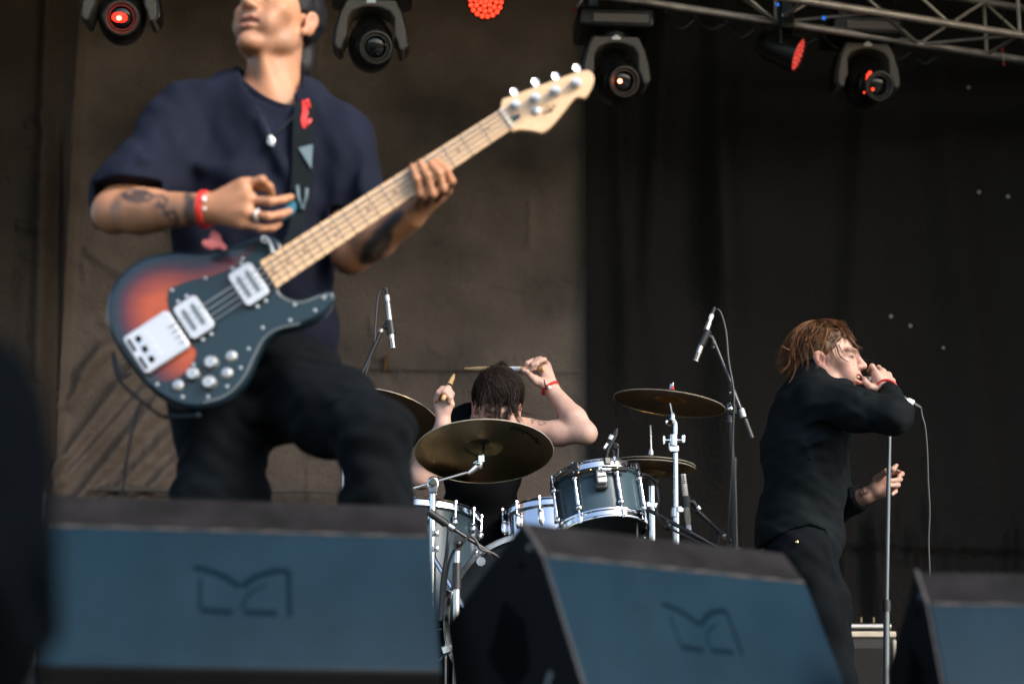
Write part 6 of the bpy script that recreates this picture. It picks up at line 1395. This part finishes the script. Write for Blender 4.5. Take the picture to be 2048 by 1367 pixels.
for _ in range(700):                                   # back and sides
    ph = r.uniform(1.3, 5.0); th0 = r.uniform(.1, .6); thE = r.uniform(1.5, 2.2); l0 = r.uniform(0, .006); paths.append([scd(th0 + (thE - th0) * t_, ph, l0) for t_ in np.linspace(0, 1, 8)])
locks = [((1005, 770), (1000, 795), (994, 815), (992, 835), 26), ((1012, 775), (1004, 800), (998, 825), (1002, 845), 26), ((1022, 780), (1020, 800), (1018, 820), (1010, 838), 24), ((1028, 782), (1024, 805), (1030, 826), (1044, 846), 26), ((995, 785), (985, 803), (975, 815), (967, 827), 18),
         ((985, 790), (980, 804), (984, 815), (979, 835), 6), ((1025, 790), (1022, 815), (1014, 832), (1008, 838), 8), ((1026, 800), (1036, 818), (1055, 830), (1064, 832), 4), ((1031, 775), (1034, 795), (1030, 810), (1028, 822), 12), ((950, 787), (944, 785), (939, 785), (934, 785), 5), ((1036, 755), (1043, 758), (1045, 764), (1042, 766), 3), ((959, 822), (960, 832), (963, 840), (965, 846), 3),
         ((976, 775), (967, 793), (963, 808), (960, 820), 18), ((985, 772), (976, 792), (970, 806), (972, 820), 14), ((990, 735), (996, 729), (1003, 727), (1012, 734), 20), ((1000, 732), (1006, 727), (1012, 729), (1018, 738), 14)]
for lk in locks:
    for _ in range(int(lk[4] * 1.1)):
        j = r.normal(0, 2.8, 2); jj = r.normal(0, 1.2, 2); Yl_ = [6.775 - .004 * k for k in range(4)] if lk[0][1] > 765 and lk[0][0] > 955 else [6.85] * 4
        paths.append(catmull([at(x + j[0] * (1 - .25 * i) + jj[0] * i * .5, y + j[1] + jj[1] * i, Y + r.normal(0, .004)) for i, ((x, y), Y) in enumerate(zip(lk[:4], Yl_))], 4))
strands("hair_strands", hb, paths, .00125, (.019, .0115, .0085), .4, M['hair_dark'])
# ---------------------------------------------------------------- the blurred head at the left edge
sp_ = thing("person", "dark-haired spectator at the lower left edge, close and out of focus", "person", at(-190, 1500, 1.28))
ho = A(-188, 1030, 1.28); Rq = head_frame((-.35, 1, .0), (0, 0, 1)); S = SDF(ho - [.30, .22, .55], ho + [.30, .24, .17], .006)
head(S, Rq, ho, 0, 1.0, False); S.cone(ho + [0, .03, -.08], ho + [0, .02, -.2], .050, .058, .03); S.cone(ho + [-.17, .02, -.27], ho + [.17, .02, -.27], .07, .07, .06); S.ell(ho + [0, .02, -.43], (.19, .11, .2), None, .05)
S.build("body", M['skin'], sp_, 1, lambda V: paint(V, (.10, .034, .028), []))
H = SDF(ho - .18, ho + .18, .006); H.ell(ho + Rq @ np.array([0, -.022, .035]), (.087, .108, .096), Rq, .02); H.ell(ho + Rq @ np.array([0, -.06, -.035]), (.086, .080, .085), Rq, .03); H.ell(ho + Rq @ np.array([0, -.012, -.035]), (.092, .095, .062), Rq, .02); H.ell(ho + Rq @ np.array([0, -.03, -.078]), (.084, .080, .058), Rq, .02); H.ell(ho + Rq @ np.array([0, .15, -.04]), (.12, .07, .09), Rq, .01, True); H.ell(ho + Rq @ np.array([.05, -.02, -.065]), (.042, .07, .062), Rq, .02); H.ell(ho + Rq @ np.array([-.05, -.02, -.065]), (.042, .07, .062), Rq, .02); H.push(wrinkle(44, 120, .004, [(1, .2, .3)]))
M['hair_blue'] = mat("black hair", (.0014, .0022, .0032), .95, spec=.02, bump=(160, .2, .002)); H.build("hair", M['hair_blue'], sp_, 0)
T = SDF(ho - [.32, .24, .6], ho + [.32, .26, -.10], .007); T.cone(ho + [-.17, .02, -.27], ho + [.17, .02, -.27], .082, .082, .06); T.ell(ho + [0, .02, -.43], (.205, .125, .2), None, .05); T.build("jacket", M['tank'], sp_, 1)
